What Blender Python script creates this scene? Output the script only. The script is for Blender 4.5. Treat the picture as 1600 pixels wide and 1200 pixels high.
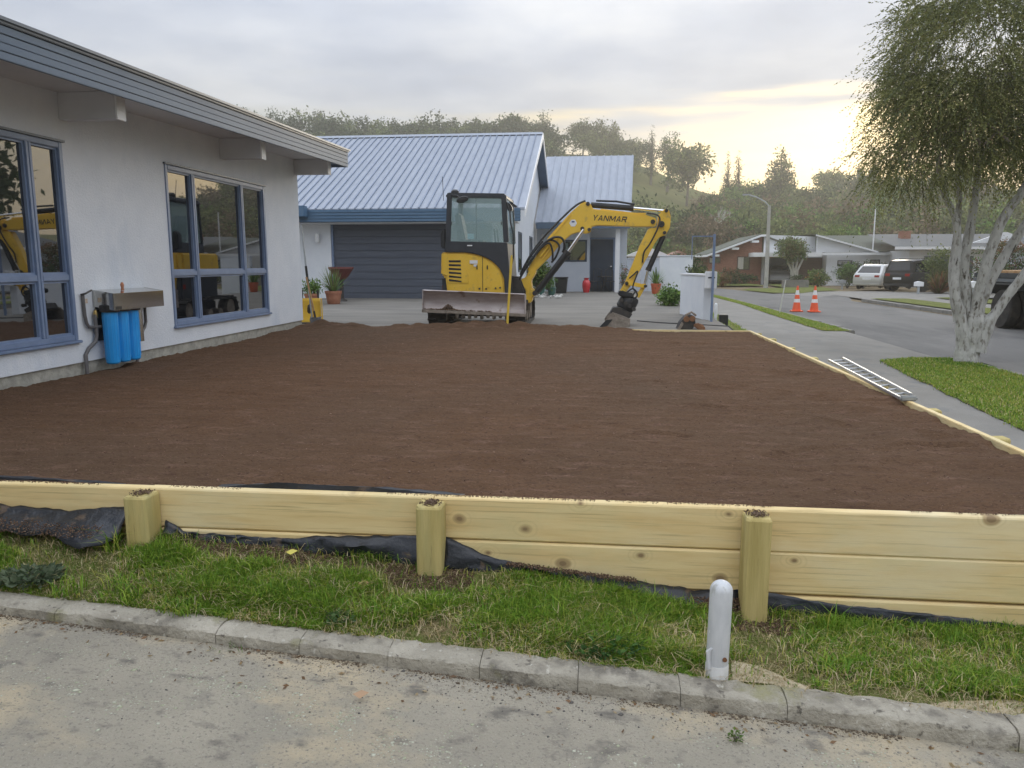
import bpy, bmesh, math, random
import numpy as np
from mathutils import Vector, Matrix, noise

for o in list(bpy.data.objects): bpy.data.objects.remove(o)
random.seed(7); RNG = np.random.default_rng(7)
SC = bpy.context.scene
COL = SC.collection
rad = math.radians

# ------------------------------------------------------------------ camera
cam_d = bpy.data.cameras.new('camera'); cam = bpy.data.objects.new('camera', cam_d); COL.objects.link(cam)
PITCH, YAW = rad(8.904), rad(6.342)
fw = Vector((-math.sin(YAW)*math.cos(PITCH), math.cos(YAW)*math.cos(PITCH), -math.sin(PITCH)))
rt = Vector((math.cos(YAW), math.sin(YAW), 0)); up = rt.cross(fw)
cam.matrix_world = Matrix(((rt.x, up.x, -fw.x, 0), (rt.y, up.y, -fw.y, 0), (rt.z, up.z, -fw.z, 1.1), (0, 0, 0, 1)))
cam_d.sensor_width = 36; cam_d.lens = 27.0; cam_d.clip_start = 0.05; cam_d.clip_end = 5000
SC.camera = cam

# ------------------------------------------------------------------ sky, sun, exposure
SUN_AZ, SUN_EL = rad(17), rad(8)      # azimuth from +Y towards +X
W = bpy.data.worlds.new('World'); SC.world = W; W.use_nodes = True
nt = W.node_tree; nt.nodes.clear()
def N(t, **k):
    n = nt.nodes.new(t)
    for a, b in k.items(): setattr(n, a, b)
    return n
def math_(op, a, b=None, clamp=False):
    n = N('ShaderNodeMath', operation=op); n.use_clamp = clamp
    for i, v in enumerate((a, b)):
        if v is None: continue
        if isinstance(v, (int, float)): n.inputs[i].default_value = v
        else: nt.links.new(v, n.inputs[i])
    return n.outputs[0]
def maprange(v, a, b, c=0, d=1, smooth=True):
    n = N('ShaderNodeMapRange'); n.interpolation_type = 'SMOOTHSTEP' if smooth else 'LINEAR'
    nt.links.new(v, n.inputs[0])
    for i, q in zip((1, 2, 3, 4), (a, b, c, d)): n.inputs[i].default_value = q
    return n.outputs[0]
def mixc(f, a, b):
    n = N('ShaderNodeMix', data_type='RGBA')
    for s, v in ((0, f), (6, a), (7, b)):
        if isinstance(v, (int, float)): n.inputs[s].default_value = v
        elif isinstance(v, tuple): n.inputs[s].default_value = (*v, 1)
        else: nt.links.new(v, n.inputs[s])
    return n.outputs[2]
sky = N('ShaderNodeTexSky', sky_type='NISHITA'); sky.sun_disc = False
sky.sun_elevation = SUN_EL; sky.sun_rotation = SUN_AZ; sky.dust_density = 2.0; sky.air_density = 1.0; sky.ozone_density = 1.5
bg_sky = N('ShaderNodeBackground'); bg_sky.inputs[1].default_value = 0.05
tc = N('ShaderNodeTexCoord'); sep = N('ShaderNodeSeparateXYZ'); nt.links.new(tc.outputs['Generated'], sep.inputs[0])
z = sep.outputs[2]
# position on a flat cloud deck (perspective of real clouds)
zz = math_('ADD', math_('MAXIMUM', z, 0.0), 0.10)
cx = math_('DIVIDE', sep.outputs[0], zz); cy = math_('DIVIDE', sep.outputs[1], zz)
cv = N('ShaderNodeCombineXYZ'); nt.links.new(cx, cv.inputs[0]); nt.links.new(cy, cv.inputs[1])
n1 = N('ShaderNodeTexNoise'); n1.inputs['Scale'].default_value = 0.75; n1.inputs['Detail'].default_value = 6; n1.inputs['Roughness'].default_value = .55; nt.links.new(cv.outputs[0], n1.inputs[0])
n2 = N('ShaderNodeTexNoise'); n2.inputs['Scale'].default_value = 2.6; n2.inputs['Detail'].default_value = 5; n2.inputs['Roughness'].default_value = .6; nt.links.new(cv.outputs[0], n2.inputs[0])
# long thin streaks close to the horizon
sc_ = N('ShaderNodeMapping'); sc_.inputs['Scale'].default_value = (2.2, 2.2, 26); nt.links.new(tc.outputs['Generated'], sc_.inputs[0])
n3 = N('ShaderNodeTexNoise'); n3.inputs['Scale'].default_value = 1.6; n3.inputs['Detail'].default_value = 5; nt.links.new(sc_.outputs[0], n3.inputs[0])
lit = math_('ADD', math_('MULTIPLY', math_('MAXIMUM', z, 0.0), 0.74), 0.232)       # overcast dome: zenith brighter than horizon
tex = math_('ADD', math_('MULTIPLY', maprange(n1.outputs[0], .3, .7), 0.34), math_('ADD', math_('MULTIPLY', n2.outputs[0], 0.22), 0.74))
cl_col = mixc(maprange(n1.outputs[0], .35, .65), (0.72, 0.81, 1.0), (0.90, 0.935, 1.0))
bg_cl = N('ShaderNodeBackground'); nt.links.new(cl_col, bg_cl.inputs[0]); nt.links.new(math_('MULTIPLY', lit, tex), bg_cl.inputs[1])
# pale thin veil over the clear band
sdot = N('ShaderNodeVectorMath', operation='DOT_PRODUCT'); nt.links.new(tc.outputs['Generated'], sdot.inputs[0]); sdot.inputs[1].default_value = (math.sin(SUN_AZ)*math.cos(SUN_EL), math.cos(SUN_AZ)*math.cos(SUN_EL), math.sin(SUN_EL))
glow = maprange(sdot.outputs['Value'], .80, 1.0)
hz = mixc(glow, mixc(maprange(n3.outputs[0], .42, .62), (0.62, 0.62, 0.60), (0.46, 0.49, 0.54)), mixc(maprange(n3.outputs[0], .40, .62), (1.0, 0.79, 0.38), (0.70, 0.62, 0.48)))
bg_v = N('ShaderNodeBackground'); nt.links.new(hz, bg_v.inputs[0]); bg_v.inputs[1].default_value = 0.64
nt.links.new(sky.outputs[0], bg_sky.inputs[0])
mv = N('ShaderNodeMixShader'); mv.inputs[0].default_value = .62; nt.links.new(bg_sky.outputs[0], mv.inputs[1]); nt.links.new(bg_v.outputs[0], mv.inputs[2])
edge = math_('ADD', z, math_('ADD', math_('MULTIPLY', math_('SUBTRACT', n3.outputs[0], .5), 0.16), math_('MULTIPLY', math_('SUBTRACT', n1.outputs[0], .5), 0.10)))
mx = N('ShaderNodeMixShader'); nt.links.new(maprange(edge, .135, .205), mx.inputs[0]); nt.links.new(mv.outputs[0], mx.inputs[1]); nt.links.new(bg_cl.outputs[0], mx.inputs[2])
wo = N('ShaderNodeOutputWorld'); nt.links.new(mx.outputs[0], wo.inputs[0])

sl = bpy.data.lights.new('sun', 'SUN'); sl.energy = 0.65; sl.angle = rad(16); sl.color = (1, .90, .74)
so = bpy.data.objects.new('sun', sl); COL.objects.link(so)
sd = Vector((math.sin(SUN_AZ)*math.cos(SUN_EL), math.cos(SUN_AZ)*math.cos(SUN_EL), math.sin(SUN_EL)))
so.rotation_euler = sd.to_track_quat('Z', 'Y').to_euler(); so.location = (20, 40, 30)
SC.view_settings.view_transform = 'Standard'; SC.view_settings.look = 'None'
SC.view_settings.exposure = 1.05; SC.view_settings.gamma = 1; SC.view_settings.use_curve_mapping = False

# ------------------------------------------------------------------ materials
def srgb(r, g, b):
    f = lambda c: (c/255/12.92 if c/255 <= .04045 else ((c/255+.055)/1.055)**2.4)
    return (f(r), f(g), f(b))
MATS = {}
def mat(name, c1, c2=None, scale=6, detail=5, rough=.6, bump=0, bscale=None, stretch=(1, 1, 1), metal=0, lo=.35, hi=.65, spec=.5, coat=0, spots=None, rough2=None, ior=None, bstretch=None):
    """two-tone noise material; spots = [(colour, scale, threshold lo, hi, stretch)] adds shaped stains"""
    if name in MATS: return MATS[name]
    m = bpy.data.materials.new(name); m.use_nodes = True; t = m.node_tree; b = t.nodes['Principled BSDF']
    def nd(ty, **k):
        n = t.nodes.new(ty)
        for a, v in k.items(): setattr(n, a, v)
        return n
    tcn = nd('ShaderNodeTexCoord')
    def nz(s, st, det=detail):
        mp = nd('ShaderNodeMapping'); mp.inputs['Scale'].default_value = st; t.links.new(tcn.outputs['Object'], mp.inputs[0])
        x = nd('ShaderNodeTexNoise'); x.inputs['Scale'].default_value = s; x.inputs['Detail'].default_value = det; x.inputs['Roughness'].default_value = .6
        t.links.new(mp.outputs[0], x.inputs[0]); return x.outputs[0]
    def mr(v, a, c, d=0, e=1):
        x = nd('ShaderNodeMapRange'); t.links.new(v, x.inputs[0])
        for i, q in zip((1, 2, 3, 4), (a, c, d, e)): x.inputs[i].default_value = q
        return x.outputs[0]
    def mx(f, a, c):
        x = nd('ShaderNodeMix', data_type='RGBA'); t.links.new(f, x.inputs[0])
        for s, v in ((6, a), (7, c)):
            if isinstance(v, tuple): x.inputs[s].default_value = (*v, 1)
            else: t.links.new(v, x.inputs[s])
        return x.outputs[2]
    b.inputs['Base Color'].default_value = (*c1, 1); b.inputs['Roughness'].default_value = rough
    b.inputs['Metallic'].default_value = metal; b.inputs['Specular IOR Level'].default_value = spec
    if ior: b.inputs['IOR'].default_value = ior
    if coat: b.inputs['Coat Weight'].default_value = coat; b.inputs['Coat Roughness'].default_value = .08
    if c2 is not None:
        f = nz(scale, stretch); c = mx(mr(f, lo, hi), c1, c2)
        for (sc, ss, a, d, st) in (spots or []):
            c = mx(mr(nz(ss, st), a, d), c, sc)
        t.links.new(c, b.inputs['Base Color'])
        if rough2 is not None: t.links.new(mr(f, lo, hi, rough, rough2), b.inputs['Roughness'])
    if bump:
        bn = nd('ShaderNodeBump'); bn.inputs['Strength'].default_value = bump; bn.inputs['Distance'].default_value = .02
        t.links.new(nz(bscale or scale*4, bstretch or stretch, 6), bn.inputs['Height']); t.links.new(bn.outputs[0], b.inputs['Normal'])
    MATS[name] = m; return m
def mat_attr(name, rough=.6, trans=.0, spec=.3, bump=0):
    """colour comes from the per-leaf / per-blade attribute 'Col'"""
    if name in MATS: return MATS[name]
    m = bpy.data.materials.new(name); m.use_nodes = True; t = m.node_tree; b = t.nodes['Principled BSDF']
    a = t.nodes.new('ShaderNodeAttribute'); a.attribute_name = 'Col'
    t.links.new(a.outputs['Color'], b.inputs['Base Color']); b.inputs['Roughness'].default_value = rough; b.inputs['Specular IOR Level'].default_value = spec
    if trans:
        tr = t.nodes.new('ShaderNodeBsdfTranslucent'); t.links.new(a.outputs['Color'], tr.inputs[0])
        ms = t.nodes.new('ShaderNodeMixShader'); ms.inputs[0].default_value = trans
        t.links.new(b.outputs[0], ms.inputs[1]); t.links.new(tr.outputs[0], ms.inputs[2]); t.links.new(ms.outputs[0], t.nodes['Material Output'].inputs[0])
    MATS[name] = m; return m

stucco = mat('stucco', (.70, .735, .785), (.755, .785, .825), 3, rough=.9, bump=.45, bscale=55, spots=[((.60, .655, .73), 1.2, .58, .74, (1, 1, .35))])
concrete_base = mat('plinth_concrete', (.30, .29, .25), (.46, .44, .38), 9, rough=.95, bump=.6, bscale=30)
frame_blue = mat('frame_blue', (.16, .22, .345), (.20, .265, .40), 5, rough=.42)
glass_dark = mat('window_glass', (.005, .007, .010), rough=.015, spec=.5, ior=2.9)
white_paint = mat('white_paint', (.76, .77, .79), (.82, .83, .84), 4, rough=.6)
fascia_grey = mat('fascia_grey', (.085, .13, .195), (.11, .16, .225), 1.3, rough=.5, spec=.3, stretch=(3, .6, 3))
flash_grey = mat('flashing', (.085, .11, .15), (.11, .135, .17), 3, rough=.4)
soffit_m = mat('soffit', (.60, .62, .65), (.66, .67, .70), 3, rough=.8)
roof_blue = mat('roof_steel', (.32, .355, .415), (.375, .41, .47), 1.6, rough=.65, stretch=(4, 1, 1), spots=[((.40, .47, .58), 5, .6, .8, (5, .6, 1))])
shaded_rib_m = mat('shaded_rib_steel', (.20, .245, .33), (.25, .295, .38), 2, rough=.55)  # roof steel darkened so the ribs carry their shadow lines in colour
gutter_blue = mat('gutter_blue', (.075, .15, .25), (.095, .18, .285), 2, rough=.45)
garage_grey = mat('garage_door', (.075, .088, .118), (.095, .11, .142), 2, rough=.5, stretch=(.5, 1, 6))
rubber = mat('rubber', (.018, .017, .016), (.05, .043, .036), 7, rough=.85, bump=.3)
black_plastic = mat('black_plastic', (.016, .017, .019), (.026, .027, .029), 9, rough=.5)
dark_metal = mat('dark_metal', (.03, .03, .032), (.07, .062, .055), 8, rough=.55, metal=.3)
steel = mat('steel', (.62, .63, .64), rough=.22, metal=1)
chrome = mat('chrome_rod', (.75, .75, .76), rough=.1, metal=1)
galv = mat('galvanised', (.42, .45, .48), (.52, .55, .57), 6, rough=.45, metal=.6)
timber = mat('timber', (.70, .515, .235), (.79, .625, .32), 1.6, rough=.75, stretch=(1.2, 4, 14), bump=.12, bscale=8, bstretch=(1.5, 20, 60), detail=7,
             spots=[((.62, .525, .27), 1.1, .52, .75, (1.5, 1, 4)), ((.52, .39, .18), 3.1, .55, .68, (.6, 3, 26)), ((.80, .71, .47), .9, .5, .8, (1, 1, 3)), ((.50, .42, .24), 1.7, .66, .74, (1, 1, 2.2))])
post_timber = mat('post_timber', (.43, .34, .12), (.57, .46, .19), 2.2, rough=.8, stretch=(9, 9, .8), bump=.35, bscale=9, bstretch=(14, 14, .7),
                  spots=[((.42, .38, .17), 2, .5, .75, (4, 4, .6)), ((.22, .17, .07), 3, .64, .72, (12, 12, .8))])
knot_m = mat('knot', (.20, .125, .05), (.33, .22, .09), 22, rough=.8)
knot_ring = mat('knot_ring', (.50, .39, .18), (.58, .46, .22), 30, rough=.8)
liner_m = mat('plastic_liner', (.010, .012, .016), (.024, .028, .037), 5, rough=.34, bump=.5, bscale=14, spots=[((.10, .07, .05), 9, .60, .68, (1, 1, 1))])
soil_c = dict(rough=.98, bump=1.0)
soil_m = mat('soil', (.114, .063, .034), (.142, .081, .046), 2.6, detail=8, rough=1.0, spec=.12, bump=1.0, bscale=48, stretch=(.5, 1.6, 1), bstretch=(.7, 1.5, 1),
             spots=[((.105, .070, .045), .35, .42, .72, (1, .6, 1)), ((.20, .122, .086), 4.5, .54, .78, (.8, 2.6, 1)), ((.078, .043, .028), 7, .56, .74, (.8, 2.6, 1)), ((.075, .042, .028), 55, .52, .66, (.8, 1.3, 1)), ((.27, .185, .135), 110, .62, .70, (1, 1, 1))])
soil_loose = mat('loose_soil', (.075, .045, .028), (.14, .09, .06), 8, detail=8, rough=1, spec=.1, bump=1, bscale=50)
asphalt = mat('asphalt', (.13, .127, .12), (.17, .165, .156), .7, detail=8, rough=.92, bump=.5, bscale=160, stretch=(1, .35, 1), spots=[((.20, .19, .18), 60, .62, .7, (1, 1, 1)), ((.09, .09, .088), .5, .55, .7, (1, .3, 1))])
path_m = mat('path_concrete', (.20, .190, .170), (.25, .238, .214), 1.2, detail=8, rough=.93, bump=.35, bscale=90, spots=[((.17, .17, .165), 3, .55, .7, (1, 1, 1))])
drive_m = mat('driveway_concrete', (.155, .144, .126), (.225, .21, .182), .9, detail=8, rough=.92, bump=.4, bscale=80, stretch=(.5, 2, 1), spots=[((.14, .135, .125), 2, .58, .7, (.4, 2.4, 1)), ((.27, .26, .235), 1.4, .66, .74, (.25, 5, 1))])
lane_m = mat('lane_seal', (.37, .335, .265), (.48, .43, .335), 1.3, detail=9, rough=.95, bump=1.0, bscale=110,
             spots=[((.60, .50, .34), 1.5, .52, .66, (1, 1.6, 1)), ((.27, .247, .205), 85, .55, .66, (1, 1, 1)), ((.19, .178, .155), .9, .56, .63, (1, 1, 1)), ((.60, .545, .44), 110, .62, .70, (1, 1, 1)), ((.22, .20, .165), 7, .56, .70, (1, 1.5, 1))])
kerb_m = mat('kerb_concrete', (.29, .262, .205), (.46, .42, .34), 4, detail=9, rough=.95, bump=.9, bscale=45, spots=[((.20, .18, .145), 6, .52, .64, (1, 1, 1)), ((.56, .53, .45), 22, .62, .70, (1, 1, 1)), ((.34, .32, .17), 3, .60, .7, (1, 1, 1)), ((.14, .125, .10), 26, .60, .68, (1, 1, 1))])
verge_m = mat('verge_turf', (.10, .135, .03), (.19, .19, .065), 9, detail=9, rough=1, spec=.1, bump=.8, bscale=60, spots=[((.22, .17, .09), 2.2, .60, .70, (1, 1, 1))])
earth_m = mat('earth', (.15, .115, .07), (.25, .20, .13), 5, detail=8, rough=1, spec=.1, bump=.8, bscale=40)
yellow = mat('excavator_yellow', (.80, .50, .04), (.84, .54, .06), 3, rough=.42, coat=.25, spots=[((.50, .33, .09), 7, .58, .72, (1, 1, 1)), ((.30, .20, .10), 16, .66, .72, (1, 1, 1))])
char = mat('cab_charcoal', (.032, .036, .044), (.042, .047, .056), 5, rough=.42)
blade_m = mat('worn_blade', (.32, .27, .255), (.43, .38, .365), 5, rough=.5, metal=.35, stretch=(.6, 1, 2.5), spots=[((.16, .095, .06), 4, .56, .66, (1, 1, 1)), ((.55, .53, .52), 9, .62, .72, (.6, 1, 3))])
mud_steel = mat('muddy_steel', (.20, .165, .13), (.36, .31, .26), 9, rough=.8, metal=.2, bump=.5, bscale=30)
terracotta = mat('terracotta', (.33, .13, .075), (.42, .19, .115), 7, rough=.8)
wood_handle = mat('wood_handle', (.42, .24, .11), (.52, .32, .16), 4, rough=.6, stretch=(6, 6, 1))
leaf_m = mat_attr('leaf', .55, .35, .35)
far_leaf_m = mat_attr('far_leaf', .8, .2, .1)
grass_m = mat_attr('grass_blade', .55, .3, .3)
chip_m = mat_attr('chips', .9, 0, .2)

# ------------------------------------------------------------------ mesh helpers
PINV = {}
class MB:
    def __init__(s): s.v = []; s.f = []
    def add(s, vs, fs):
        n = len(s.v); s.v += [tuple(v) for v in vs]; s.f += [tuple(i+n for i in f) for f in fs]; return s
    def box(s, x0, y0, z0, x1, y1, z1):
        return s.add([(x0, y0, z0), (x1, y0, z0), (x1, y1, z0), (x0, y1, z0), (x0, y0, z1), (x1, y0, z1), (x1, y1, z1), (x0, y1, z1)],
                     [(0, 3, 2, 1), (4, 5, 6, 7), (0, 1, 5, 4), (1, 2, 6, 5), (2, 3, 7, 6), (3, 0, 4, 7)])
    def prism(s, poly, a, b, axis='y'):
        """closed outline (u,w) pushed from a to b along axis"""
        def p(u, w, d): return {'y': (u, d, w), 'x': (d, u, w), 'z': (u, w, d)}[axis]
        n = len(poly); vs = [p(u, w, a) for u, w in poly] + [p(u, w, b) for u, w in poly]
        fs = [tuple(range(n)), tuple(range(2*n-1, n-1, -1))] + [(i, i+n, (i+1) % n+n, (i+1) % n) for i in range(n)]
        return s.add(vs, fs)
    def tube(s, pts, r, seg=10, cap=True):
        pts = [Vector(p) for p in pts]; rs = r if isinstance(r, (list, tuple)) else [r]*len(pts); n0 = len(s.v); prev = None
        for i, p in enumerate(pts):
            d = (pts[min(i+1, len(pts)-1)]-pts[max(i-1, 0)]).normalized()
            if prev is None:
                a = d.orthogonal().normalized()
            else:
                a = prev-d*prev.dot(d); a = a.normalized() if a.length > 1e-6 else d.orthogonal().normalized()
            prev = a; b = d.cross(a)
            for k in range(seg):
                t = 2*math.pi*k/seg; q = p+(a*math.cos(t)+b*math.sin(t))*rs[i]; s.v.append(tuple(q))
        for i in range(len(pts)-1):
            for k in range(seg):
                k2 = (k+1) % seg; s.f.append((n0+i*seg+k, n0+i*seg+k2, n0+(i+1)*seg+k2, n0+(i+1)*seg+k))
        if cap:
            s.f.append(tuple(n0+k for k in range(seg-1, -1, -1))); e = n0+(len(pts)-1)*seg; s.f.append(tuple(e+k for k in range(seg)))
        return s
    def lathe(s, prof, c=(0, 0, 0), seg=24, axis='z'):
        n0 = len(s.v)
        for r, h in prof:
            for k in range(seg):
                t = 2*math.pi*k/seg; u, w = r*math.cos(t), r*math.sin(t)
                q = {'z': (u, w, h), 'x': (h, u, w), 'y': (u, h, w)}[axis]; s.v.append((c[0]+q[0], c[1]+q[1], c[2]+q[2]))
        for i in range(len(prof)-1):
            for k in range(seg):
                k2 = (k+1) % seg; s.f.append((n0+i*seg+k, n0+i*seg+k2, n0+(i+1)*seg+k2, n0+(i+1)*seg+k))
        for base, r in ((n0, prof[0][0]), (n0+(len(prof)-1)*seg, prof[-1][0])):
            if r > 1e-4: s.f.append(tuple(base+k for k in range(seg)))
        return s
    def xf(s, M):
        s.v = [tuple(M @ Vector(v)) for v in s.v]; return s
    def build(s, name, m, parent=None, bevel=0, smooth=False, seg=2, subd=0):
        me = bpy.data.meshes.new(name); me.from_pydata(s.v, [], s.f)
        bm = bmesh.new(); bm.from_mesh(me); bmesh.ops.recalc_face_normals(bm, faces=bm.faces)
        if bevel:
            es = [e for e in bm.edges if len(e.link_faces) == 2 and e.calc_face_angle(0) > .6]
            bmesh.ops.bevel(bm, geom=es, offset=bevel, segments=seg, affect='EDGES', clamp_overlap=True)
        bm.to_mesh(me); bm.free()
        me.materials.append(m)
        if smooth: smooth_mesh(me)
        o = bpy.data.objects.new(name, me); COL.objects.link(o); attach(o, parent); return o
def smooth_mesh(me, ang=38):
    me.polygons.foreach_set('use_smooth', [True]*len(me.polygons))
    try: me.set_sharp_from_angle(angle=rad(ang))
    except Exception: pass
def attach(o, parent):
    if parent is None: return
    o.parent = parent
    if parent.type == 'EMPTY': o.matrix_parent_inverse = Matrix.Translation(-Vector(parent.location))
def tag(o, label, cat, group=None):
    o['label'] = label; o['category'] = cat
    if group: o['group'] = group
    return o
def struct(o): o['kind'] = 'structure'; return o
def thing(name, loc, label, cat, group=None):
    o = bpy.data.objects.new(name, None); COL.objects.link(o); o.location = loc; o.empty_display_size = .2
    return tag(o, label, cat, group)
def np_mesh(name, V, F, m, parent=None, cols=None, smooth=False, k=None):
    V = np.asarray(V, np.float32); F = np.asarray(F, np.int32); k = F.shape[1]
    me = bpy.data.meshes.new(name); me.vertices.add(len(V)); me.vertices.foreach_set('co', V.ravel())
    me.loops.add(F.size); me.loops.foreach_set('vertex_index', F.ravel()); me.polygons.add(len(F))
    me.polygons.foreach_set('loop_start', np.arange(0, F.size, k, dtype=np.int32)); me.update(calc_edges=True)
    if cols is not None:
        a = me.color_attributes.new('Col', 'FLOAT_COLOR', 'POINT'); c = np.ones((len(V), 4), np.float32); c[:, :3] = cols; a.data.foreach_set('color', c.ravel())
    me.materials.append(m)
    if smooth: me.polygons.foreach_set('use_smooth', np.ones(len(F), bool))
    o = bpy.data.objects.new(name, me); COL.objects.link(o); attach(o, parent); return o
def copy_tree(o, parent=None):
    c = o.copy(); COL.objects.link(c); c.parent = parent
    for ch in list(o.children): copy_tree(ch, c)
    return c
def fbm(x, y, s=1.0, oct=4, seed=0):
    """cheap smooth value-noise-like sum of sines, vectorised"""
    r = np.random.default_rng(seed); out = np.zeros_like(np.asarray(x, float)); amp = 1; tot = 0
    for o in range(oct):
        for j in range(4):
            a, ph, k = r.uniform(0, 6.28), r.uniform(0, 6.28), s*2**o*r.uniform(.7, 1.4)
            out += amp*np.sin((x*np.cos(a)+y*np.sin(a))*k+ph)
        tot += amp*2; amp *= .55
    return out/tot

# ------------------------------------------------------------------ levels of the site (metres; 0 = top of the soil bed)
def lerp(v, xs, ys): return np.interp(v, xs, ys)
def kerb_y(x): return 2.706-.0575*np.asarray(x, float)                # front of the lane kerb
def lane_z(x): return -.512-.047*np.clip(np.asarray(x, float), -9, 3)
def foot_z(x): return lerp(x, [-9, -4, -3, -2.2, -1.4, -.75, -.4, 0, .5, .95, 3, 6], [-.12, -.12, -.18, -.225, -.255, -.30, -.325, -.385, -.445, -.49, -.53, -.56])   # ground at the foot of the timber wall
def path_z(y): return lerp(y, [0, 4, 8, 12.4, 17.5, 28, 40, 60], [-.56, -.54, -.50, -.42, -.32, -.25, -.4, -.42])
def G(x, y):
    x = np.asarray(x, float); y = np.asarray(y, float)
    pz = path_z(y)
    street = np.where(x < 4.55, pz, np.where(x < 5.9, pz+(-.45-pz)*(x-4.55)/1.35, np.where(x < 11.5, -.565+.03*np.cos((x-8.7)/2.8*1.5), lerp(x, [11.5, 13, 20, 60], [-.44, -.42, -.36, -.3]))))
    dz = lerp(y, [12, 13, 22, 30, 45, 60], [-.04, -.03, .09, .06, -.35, -.42])
    t = np.clip((x-2.25)/.7, 0, 1); t = t*t*(3-2*t)
    g = np.where(x < 2.95, dz*(1-t)+pz*t, street)
    g = np.where(y > 41, np.where(y < 47, g*(47-y)/6+(-.48)*(y-41)/6, -.48), g)
    # plot in front: lane, grass slope
    ky = kerb_y(x); s = np.clip((y-ky-.1)/(3.42-ky-.1), 0, 1)
    fr = (lane_z(x)+.052)*(1-s)+foot_z(x)*s
    fr = np.where(y < ky+.02, lane_z(x), fr)
    xx = np.clip((x-2.6)/1.5, 0, 1); fr = fr*(1-xx)+pz*xx
    u = np.clip((y-3.42)/.3, 0, 1)
    under = np.where((x > -5.2) & (x < 2.55), foot_z(x)*(1-u)-.5*u, np.where(x <= -5.2, -.12*(1-u)-.1*u, pz))
    g = np.where(y < 3.42, fr, np.where(y < 12.9, under, g))
    return g
def sheet(name, poly, m, dz=0.0, step=.4, zf=G, parent=None, jitter=0):
    """a ground sheet: outline cut into a grid, laid on the site levels"""
    bm = bmesh.new(); vs = [bm.verts.new((x, y, 0)) for x, y in poly]; bm.faces.new(vs)
    xs = [p[0] for p in poly]; ys = [p[1] for p in poly]
    for ax, lo, hi in ((0, min(xs), max(xs)), (1, min(ys), max(ys))):
        v = math.floor(lo/step)*step+step
        while v < hi:
            pl = (v, 0, 0) if ax == 0 else (0, v, 0); no = (1, 0, 0) if ax == 0 else (0, 1, 0)
            bmesh.ops.bisect_plane(bm, geom=bm.verts[:]+bm.edges[:]+bm.faces[:], plane_co=pl, plane_no=no); v += step
    for v in bm.verts: v.co.z = float(zf(v.co.x, v.co.y))+dz
    bmesh.ops.recalc_face_normals(bm, faces=bm.faces)
    if sum(f.normal.z for f in bm.faces) < 0: bmesh.ops.reverse_faces(bm, faces=bm.faces)
    me = bpy.data.meshes.new(name); bm.to_mesh(me); bm.free(); me.materials.append(m)
    me.polygons.foreach_set('use_smooth', [True]*len(me.polygons))
    o = bpy.data.objects.new(name, me); COL.objects.link(o); attach(o, parent); return o

# ================================================================== SETTING
# ---- base ground, reaching past the hills
def axis(segs):
    out = []
    for a, b, st in segs: out += list(np.arange(a, b, st))
    return np.array(out+[segs[-1][1]])
gx = axis([(-850, -100, 150), (-100, -10, 10), (-10, 13, .5), (13, 60, 4), (60, 120, 20), (120, 850, 146)])
gy = axis([(-850, -20, 166), (-20, 0, 4), (0, 14, .25), (14, 60, 2), (60, 120, 10), (120, 850, 146)])
X, Y = np.meshgrid(gx, gy); Zg = G(X, Y)-.09
Zg = np.where((np.abs(X) > 40) | (Y > 70) | (Y < -15), -.6, Zg)
nx, ny = len(gx), len(gy); idx = np.arange(nx*ny).reshape(ny, nx)
Fq = np.stack([idx[:-1, :-1], idx[:-1, 1:], idx[1:, 1:], idx[1:, :-1]], -1).reshape(-1, 4)
struct(np_mesh('ground', np.stack([X, Y, Zg], -1).reshape(-1, 3), Fq, earth_m, smooth=True))
struct(sheet('lane', [(-11, -5), (5.9, -5), (5.9, float(kerb_y(5.9))), (-11, float(kerb_y(-11)))], lane_m, .004, .25))
struct(sheet('street', [(5.95, -8), (11.45, -8), (11.45, 36), (11.7, 40), (9.4, 43.4), (8.5, 47), (7.6, 52), (3, 55), (-25, 56), (-25, 46), (0, 45), (4.6, 43), (5.6, 40.5), (5.95, 37)], asphalt, .0, .7))
struct(sheet('footpath', [(2.56, 3.4), (5.9, 3.4), (5.95, 41), (2.56, 41)], path_m, .0, .35))
struct(sheet('driveway', [(-11, 13.0), (2.56, 13.0), (2.56, 31), (-11, 31)], drive_m, .006, .35))
struct(sheet('footpath', [(11.6, -8), (16, -8), (16, 36), (24, 38), (24, 47), (14, 47), (9.4, 43.4), (11.75, 40)], path_m, -.01, .9))
vg = [('verge', [(3.95, 3.5), (5.8, 3.5), (5.8, 13.2), (5.1, 13.0), (4.42, 12.55), (4.1, 7.7)]),
      ('verge', [(4.9, 17.4), (5.8, 18.4), (5.8, 39), (5.3, 39), (5.1, 30), (4.85, 22)]),
      ('verge', [(2.62, 15.3), (3.15, 15.9), (3.3, 21), (3.1, 27.5), (2.62, 27.5)]),
      ('verge', [(11.75, 12), (13.1, 12), (13.3, 35), (11.95, 35.6)]),
      ('verge', [(8.5, 47.4), (9.6, 43.8), (11.2, 44), (14.4, 48), (15.6, 61), (12.8, 61), (12.2, 52), (9.5, 50.5)]),
      ('verge', [(14.6, 26), (16, 26), (16.2, 36), (14.8, 36)]),
      ('verge', [(8, 57), (12, 57), (12, 64), (8, 64)])]
def rough(poly, st=.22, amp=.05):
    out = []
    for (a, b), (c, d) in zip(poly, poly[1:]+poly[:1]):
        k = max(1, int(math.hypot(c-a, d-b)/st))
        for i in range(k):
            u = i/k; x, y = a+(c-a)*u, b+(d-b)*u; q = noise.noise((x*3.1, y*3.1, .5))*amp+noise.noise((x*9, y*9, 2))*amp*.6; out.append((x+q, y+q*.6))
    return out
vg = [(n, rough(p) if i < 3 else p) for i, (n, p) in enumerate(vg)]
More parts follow.
